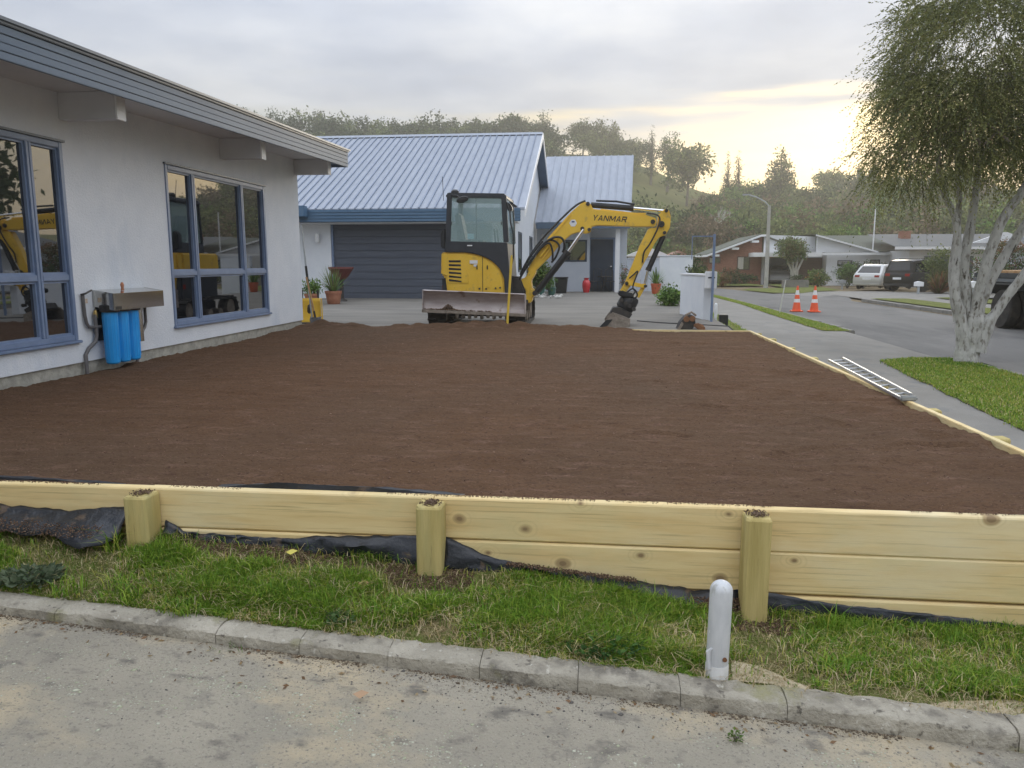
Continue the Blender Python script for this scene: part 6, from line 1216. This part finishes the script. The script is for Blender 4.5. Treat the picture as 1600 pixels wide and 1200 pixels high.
spiky('weed', (1.72, 2.76, float(G(1.72, 2.78))), 90, .09, OLIVE+[(.15, .10, .07)], 'dull green grass clump in the sandy patch by the kerb at right', .002, 'weed')
# litter on lane and lawn: leaves, grit, lichen
n = 260; x = RNG.uniform(-2.6, 1.9, n); y = kerb_y(x)-RNG.gamma(1.3, .07, n)-.005; P = np.stack([x, y, lane_z(x)+.008], -1); D = rnd_dirs(n); D[:, 2] *= .12; L = RNG.uniform(.006, .03, n)
V, F, Cc = leaf_quads(P, D, L, L*.22, np.array([(.34, .24, .12), (.24, .14, .07), (.42, .33, .2), (.18, .11, .06)])[RNG.choice(4, n)]); o = np_mesh('leaf_litter', V, F, leaf_m, None, Cc); o['kind'] = 'stuff'; tag(o, 'dry leaves and twigs gathered along the lane kerb', 'leaf litter')
n = 3000; x = RNG.uniform(-2.6, 2.0, n); y = kerb_y(x)-RNG.gamma(1.2, .10, n)-.003; P = np.stack([x, y, lane_z(x)+.0045], -1); kp = fbm(x*2.5, y*3, 2, 3, 91) > -.1; P = P[kp]; n = len(P)
tag(chips('grit', P, RNG.gamma(2, .0011, n)+.0008, np.array([(.13, .12, .11), (.30, .27, .22), (.20, .18, .15), (.45, .42, .36)])[RNG.choice(4, n, p=[.4, .3, .2, .1])], chip_m), 'loose grit and small stones on the lane beside the kerb', 'grit')
n = 8200; cl_ = [(-2.0, 2.55, .22), (-1.15, 2.42, .26), (-.75, 2.36, .20), (-1.45, 2.50, .2), (.15, 2.25, .14), (.8, 2.4, .25), (.55, 2.36, .3), (1.05, 2.42, .2), (-.55, 2.22, .2), (-1.75, 2.35, .15)]; kk = RNG.choice(len(cl_), n); c3 = np.array(cl_)
x = c3[kk, 0]+RNG.normal(size=n)*c3[kk, 2]; y = c3[kk, 1]+RNG.normal(size=n)*c3[kk, 2]*.38; kp = (fbm(x*14, y*14, 2, 3, 55) > .12) & (y < kerb_y(x)-.05); x, y = x[kp], y[kp]; n = len(x)
tag(chips('lichen', np.stack([x, y, lane_z(x)+.0045], -1), RNG.gamma(1.6, .0015, n)+.0006, np.array([(.52, .52, .40), (.58, .57, .46), (.45, .46, .32)])[RNG.choice(3, n)], chip_m, .12), 'pale lichen flecks crusted on the old lane surface', 'lichen')
for (x, y, c_, s_, lb) in [(-.83, 2.50, (.42, .27, .16), .03, 'curled brown leaf on the lane left of centre'), (-1.02, 3.16, (.48, .28, .17), .026, 'orange brown leaf on the lawn left of the middle post'), (-1.42, 3.33, (.62, .55, .12), .03, 'yellow wood chip lying under the board at left')]:
    tag(MB().add([(x-s_, y, gz(x, y)+.03), (x, y-s_*.45, gz(x, y)+.022), (x+s_, y+s_*.2, gz(x, y)+.036), (x, y+s_*.45, gz(x, y)+.04), (x-s_*.2, y, gz(x, y)+.018)], [(0, 1, 4), (1, 2, 4), (2, 3, 4), (3, 0, 4), (0, 3, 2, 1)]).build('fallen_leaf', mat('leaf%.2f' % x, c_, rough=.8), None), lb, 'leaf')

n = 4200; x = RNG.uniform(-3, 2.2, n); P = np.stack([x, kerb_y(x)-.004-RNG.gamma(1.2, .012, n), lane_z(x)+.005], -1); kp = fbm(x*3, x*0, 2, 4, 93) > -.25; P = P[kp]; n = len(P)
tag(chips('gutter_dirt', P, RNG.gamma(2, .0014, n)+.0008, np.array([(.16, .125, .085), (.11, .085, .06), (.24, .19, .13)])[RNG.choice(3, n)], chip_m, .45), 'dark dirt collected along the foot of the lane kerb', 'dirt')
# ================================================================== STREET OBJECTS
cone_o = mat('cone_orange', (.80, .10, .03), (.86, .14, .045), 6, rough=.5); cone_w = mat('cone_white', (.78, .78, .76), rough=.35)
def cone(x, y, label):
    z0 = gz(x, y)+.004; c = thing('traffic_cone', (x, y, z0), label, 'traffic cone', 'orange cones on the street')
    MB().box(x-.19, y-.19, z0, x+.19, y+.19, z0+.045).build('base', cone_o, c, .015)
    def rr_(h): return .142-.115*(h-.045)/.845
    for a, b_, m_, nm in ((.045, .32, cone_o, 'body'), (.32, .44, cone_w, 'white_band'), (.44, .58, cone_o, 'body'), (.58, .74, cone_w, 'white_band'), (.74, .89, cone_o, 'body')):
        MB().lathe([(rr_(a), a), (rr_(b_), b_)], (x, y, z0), 24).build(nm, m_, c, smooth=True)
cone(6.87, 27.7, 'left of the two orange traffic cones on the street'); cone(7.38, 27.4, 'right of the two orange traffic cones on the street')
tag(MB().tube([(5.52, 24.3, -.5), (5.66, 24.3, .62)], .016, 6).build('stake', mat('stake', (.58, .57, .52), rough=.7), None), 'thin pale leaning stake on the grass strip before the cones', 'stake')
lp = thing('street_lamp', (10.75, 51.4, -.45), 'tall street lamp with a curved arm beyond the traffic cones', 'street lamp')
conc_pole = mat('pole_concrete', (.36, .35, .32), (.44, .43, .40), 3, rough=.85)
MB().tube([(10.75, 51.4, -.6), (10.75, 51.4, 1.2), (10.72, 51.4, 4.75)], [.15, .13, .09], 12).build('pole', conc_pole, lp, smooth=True); MB().tube([(10.72, 51.4, 4.7), (10.4, 51.3, 5.0), (9.8, 51.2, 5.28), (9.4, 51.15, 5.38)], .04, 8).build('arm', galv, lp, smooth=True); MB().prism([(9.5, 5.40), (9.42, 5.45), (9.0, 5.45), (8.95, 5.40), (9.1, 5.35)], 51.05, 51.25, 'y').build('lamp_head', galv, lp, .02)
def letterbox(x, y, z0, h, label, col=white_paint):
    q = thing('letterbox', (x, y, z0), label, 'letterbox'); obox(x-.05, y-.05, z0-.1, x+.05, y+.05, z0+h-.26, 'post', galv, q); MB().prism([(x-.20, z0+h-.258), (x+.20, z0+h-.258), (x+.20, z0+h-.05), (x, z0+h), (x-.20, z0+h-.05)], y-.12, y+.12, 'y').build('box', col, q, .01)
letterbox(16.05, 41.0, -.45, .68, 'white letterbox on a post in front of the black car'); letterbox(14.55, 32, -.42, .85, 'white letterbox seen between the leaning white stems'); letterbox(15.9, 52.8, -.48, .55, 'small letterbox among the bushes left of the dark hedge', galv)
pl = thing('planter', (12.9, 53.5, -.48), 'low concrete block planter beside the street lamp', 'planter'); MB().box(12.3, 53.2, -.5, 13.9, 53.9, .02).build('block', path_m, pl, .03); bush('garden_shrub', (13.1, 53.5, 0), .5, .3, .35, DARK, 'dark low plants in the concrete block planter', 60, .08)

# ---- cars (front along local +Y, then turned and placed)
tyre_m = mat('tyre', (.02, .02, .02), rough=.85); rim_m = mat('alloy', (.42, .43, .44), rough=.3, metal=.8); tint = mat('car_glass', (.01, .012, .014), rough=.03, ior=1.7); red_l = mat('tail_red', (.30, .02, .015), rough=.2)
def car(name, loc, head, paint, label, L=4.7, Wd=1.82, H=1.50, suv=False, group='cars parked across the street'):
    root = thing(name, (0, 0, 0), label, 'car', group); hw = Wd/2; gc = .24 if suv else .19; belt = H*.60
    def sect(y, zlo, zhi, w, r=.10):   # rounded cross section
        return [(-w+.05, y, zlo), (-w, y, zlo+.10), (-w-.015, y, (zlo+zhi)/2), (-w+.02, y, zhi-.04), (-w+.08, y, zhi), (w-.08, y, zhi), (w-.02, y, zhi-.04), (w+.015, y, (zlo+zhi)/2), (w, y, zlo+.10), (w-.05, y, zlo)]
    def loft(st):
        m_ = MB(); k = len(st[0]); m_.v = [p for s in st for p in s]
        for i in range(len(st)-1):
            for j in range(k): j2 = (j+1) % k; m_.f.append((i*k+j, i*k+j2, (i+1)*k+j2, (i+1)*k+j))
        m_.f += [tuple(range(k)), tuple((len(st)-1)*k+j for j in range(k-1, -1, -1))]; return m_
    h2 = L/2; hood = belt*(.98 if suv else .93)
    body = loft([sect(-h2, gc+.12, belt-.12, hw*.90), sect(-h2+.06, gc+.02, belt-.02, hw*.96), sect(-h2+.5, gc, belt, hw), sect(0, gc, belt, hw), sect(h2*.45, gc, belt-.02, hw), sect(h2*.6, gc, hood, hw*.99), sect(h2*.88, gc+.02, hood-.09, hw*.95), sect(h2-.05, gc+.08, hood-.22, hw*.88), sect(h2, gc+.14, hood-.3, hw*.82)]).build('body', paint, root, smooth=True)
    def gsec(y, zhi, wt, zlo=belt-.02): return [(-hw+.06, y, zlo), (-wt, y, zhi-.05), (-wt+.10, y, zhi), (wt-.10, y, zhi), (wt, y, zhi-.05), (hw-.06, y, zlo)]
    yb, yt = (-h2+.08, -h2+.24) if suv else (-h2+.10, -h2+.62)
    wt = hw*.80
    m_ = MB(); S0 = [(-hw+.07, yb, belt-.02), (-hw+.09, yb, belt-.01), (-hw*.6, yb, belt), (hw*.6, yb, belt), (hw-.09, yb, belt-.01), (hw-.07, yb, belt-.02)]
    gl = loft([S0, gsec(yt, H-.06, wt*.97), gsec(yt+.35, H, wt), gsec(.1, H, wt), gsec(.45, H-.05, wt*.99), [(-hw+.07, h2*.52, belt-.02), (-hw+.09, h2*.52, belt-.01), (-hw*.6, h2*.52, belt), (hw*.6, h2*.52, belt), (hw-.09, h2*.52, belt-.01), (hw-.07, h2*.52, belt-.02)]]).build('cabin', paint, root, smooth=True)
    # windows: panels just proud of the cabin
    def panel(pts, n_, name='window'):
        v = [Vector(p) for p in pts]; nn = (v[1]-v[0]).cross(v[2]-v[0]).normalized(); nn = nn if nn.dot(Vector(n_)) > 0 else -nn; k = len(v)
        return MB().add([*[p+nn*.012 for p in v], *[p-nn*.03 for p in v]], [tuple(range(k)), tuple(range(2*k-1, k-1, -1))]+[(i, k+i, k+(i+1) % k, (i+1) % k) for i in range(k)]).build(name, tint, gl)
    f = lambda t: (yb+(yt-yb)*t, belt+(H-.06-belt)*t)
    (ya, za), (yc, zc_) = f(.16), f(.88); panel([(-hw*.74, ya, za), (hw*.74, ya, za), (wt*.76, yc, zc_), (-wt*.76, yc, zc_)], (0, -1, .3), 'rear_window')
    (ya, za), (yc, zc_) = (h2*.46, belt+.07), (.54, H-.10); panel([(-hw*.78, ya, za), (hw*.78, ya, za), (wt*.84, yc, zc_), (-wt*.84, yc, zc_)], (0, 1, .5), 'windscreen')
    for s in (-1, 1):
        def sp_(y, t): return (s*((hw-.06)*(1-t)+wt*t), y, belt-.02+(H-.03-belt)*t)
        for (a0, a1, b1, b0) in ((yb+.42 if not suv else yb+.22, -.55, -.55, yt+.22), (-.47, .28, .28, -.47), (.36, h2*.42, .52, .36)):
            panel([sp_(a0, .10), sp_(a1, .10), sp_(b1, .84), sp_(b0, .84)], (s, 0, .3))
    wr = .36 if suv else .325
    for s in (-1, 1):
        for y in (-h2*.60, h2*.62):
            MB().lathe([(0, -.02), (wr+.06, -.02), (wr+.06, .015)], (s*(hw-.005), y, wr), 24, 'x').build('wheel_arch', black_plastic, root)
            w_ = MB().lathe([(wr*.62, -.10), (wr*.95, -.10), (wr, -.06), (wr, .06), (wr*.95, .10), (wr*.62, .10)], (s*(hw-.07), y, wr), 24, 'x').build('wheel', tyre_m, root, smooth=True)
            MB().lathe([(0, -.09), (wr*.2, -.095), (wr*.62, -.075), (wr*.63, .075), (wr*.2, .095), (0, .09)], (s*(hw-.07), y, wr), 20, 'x').build('rim', rim_m, w_, smooth=True)
        MB().box(s*hw*.66-.16, -h2-.012, belt*.78, s*hw*.66+.16, -h2+.10, belt*.94).build('tail_lamp', red_l, root, .02); MB().box(s*(hw+.06)-.09, h2*.34, belt+.02, s*(hw+.06)+.09, h2*.40, belt+.15).build('door_mirror', paint, root, .02)
        MB().box(s*hw*.62-.18, h2-.18, hood-.36, s*hw*.62+.18, h2-.02, hood-.24).build('headlight', steel, root, .03)
        if suv: MB().tube([(s*wt*.9, -h2*.6, H+.05), (s*wt*.9, .3, H+.05)], .02, 6).build('roof_rail', black_plastic, root)
        for y in (-.55, .32): MB().box(s*(hw+.012)-.01, y, belt-.16, s*(hw+.012)+.01, y+.16, belt-.13).build('door_handle', paint, root)
    MB().box(-.26, -h2-.02, belt*.62, .26, -h2+.06, belt*.62+.12).build('number_plate', decal, root); MB().box(-hw*.93, -h2-.05, gc+.04, hw*.93, -h2+.25, gc+.24).build('bumper', paint if not suv else black_plastic, root, .05); MB().box(-hw*.9, h2-.2, gc+.04, hw*.9, h2+.04, gc+.22).build('bumper', paint, root, .05)
    root.location = loc; root.rotation_euler.z = -rad(head); return root
car('parked_car', (18.0, 51.3, -.44), 44, mat('silver_paint', (.56, .56, .54), rough=.3, metal=.35, coat=.6), 'silver estate car parked on the driveway left of the black car', 4.75, 1.84, 1.50)
car('parked_car', (18.6, 46.6, -.42), 58, mat('black_paint', (.008, .008, .010), rough=.35, spec=.3, coat=.25), 'black four wheel drive car parked beside the silver car', 4.8, 1.9, 1.74, True)
car('parked_car', (14.9, 66.5, -.46), 190, mat('white_car_paint', (.70, .71, .72), rough=.3, coat=.6), 'white car parked in the carport of the brick house', 4.3, 1.75, 1.45)

# ---- truck at the right edge
tk = thing('truck', (11.3, 18.5, -.55), 'dark flat deck truck parked at the right edge of the street', 'truck')
tr_dark = mat('truck_dark', (.03, .036, .042), (.05, .055, .06), 5, rough=.5); tz = -.555
def tyre(x, y, r=.50, w=.28, d=1):
    o = MB().lathe([(r*.55, -w/2), (r*.93, -w/2), (r, -w*.35), (r, w*.35), (r*.93, w/2), (r*.55, w/2)], (x, y, tz+r), 30, 'x').build('wheel', rubber, tk, smooth=True)
    MB().lathe([(0, -w*.18), (r*.22, -w*.22), (r*.24, -w*.08), (r*.45, w*.02), (r*.53, -w*.36), (r*.565, -w*.46), (r*.565, w*.46), (0, w*.4)], (x, y, tz+r), 26, 'x').build('rim', mat('truck_rim', (.45, .45, .44), (.55, .55, .54), 6, rough=.5), o, smooth=True)
    for k_ in range(8): a = k_*math.pi/4; MB().lathe([(0, -.03), (.018, -.03), (.018, .02)], (x-w*.12, y+r*.33*math.cos(a), tz+r+r*.33*math.sin(a)), 6, 'x').build('wheel_nut', steel, o)
for y in (21.1, 16.4): tyre(10.27, y)
for y in (21.1,): tyre(10.60, y); tyre(12.3, y); tyre(11.98, y)
tyre(12.3, 16.4)
MB().box(10.75, 13.6, .12, 11.0, 22.4, .38).box(11.55, 13.6, .12, 11.8, 22.4, .38).build('chassis', tr_dark, tk)
MB().box(10.06, 15.4, .74, 12.5, 22.5, .86).build('deck', tr_dark, tk, .015)
for (y0, y1) in ((20.4, 21.8),): MB().prism([(y0, .42), (y0+.12, .57), (y1-.12, .57), (y1, .42), (y1, .46), (y1-.1, .62), (y0+.1, .62), (y0, .46)], 10.08, 10.78, 'x').build('mudguard', mat('mudguard', (.09, .095, .10), rough=.45), tk, .01)
MB().box(10.05, 20.2, .64, 10.11, 22.5, .73).build('side_rail', mat('truck_rail', (.12, .13, .14), rough=.5), tk); MB().box(10.15, 22.4, .30, 12.4, 22.48, .72).build('rear_bumper', tr_dark, tk)
for x in (10.2, 12.1): MB().box(x, 22.34, .45, x+.22, 22.39, .60).build('tail_lamp', red_l, tk)
for k_ in range(5): MB().box(10.2, 20.3+k_*.42, .865, 12.3, 20.62+k_*.42, .93).build('load_board', wood_handle, tk, .006)
MB().box(10.15, 15.3, .87, 12.4, 15.4, 1.9).build('headboard', tr_dark, tk)
MB().prism([(13.3, .0), (15.1, .0), (15.1, 1.9), (14.9, 2.0), (13.7, 2.0), (13.35, 1.1)], 10.12, 12.42, 'x').build('cab', white_paint, tk, .05); MB().prism([(13.62, 1.15), (14.6, 1.15), (14.6, 1.75), (13.85, 1.75)], 10.10, 10.118, 'x').build('cab_window', tint, tk)
MB().box(10.2, 17.4, .15, 10.7, 18.6, .6).build('tool_box', tr_dark, tk, .02)

tk.location.x += .16

# ---- evening haze over the valley
hzb = MB().box(-900, -900, -4, 900, 900, 62)
hm = bpy.data.materials.new('haze'); hm.use_nodes = True; t = hm.node_tree; t.nodes.remove(t.nodes['Principled BSDF'])
pvn = t.nodes.new('ShaderNodeVolumePrincipled'); pvn.inputs['Color'].default_value = (1, .95, .82, 1); pvn.inputs['Density'].default_value = .0015; pvn.inputs['Anisotropy'].default_value = .6
t.links.new(pvn.outputs[0], t.nodes['Material Output'].inputs['Volume'])
hzo = hzb.build('haze', hm); hzo['kind'] = 'stuff'; tag(hzo, 'pale evening haze lying over the valley and the hill', 'haze')
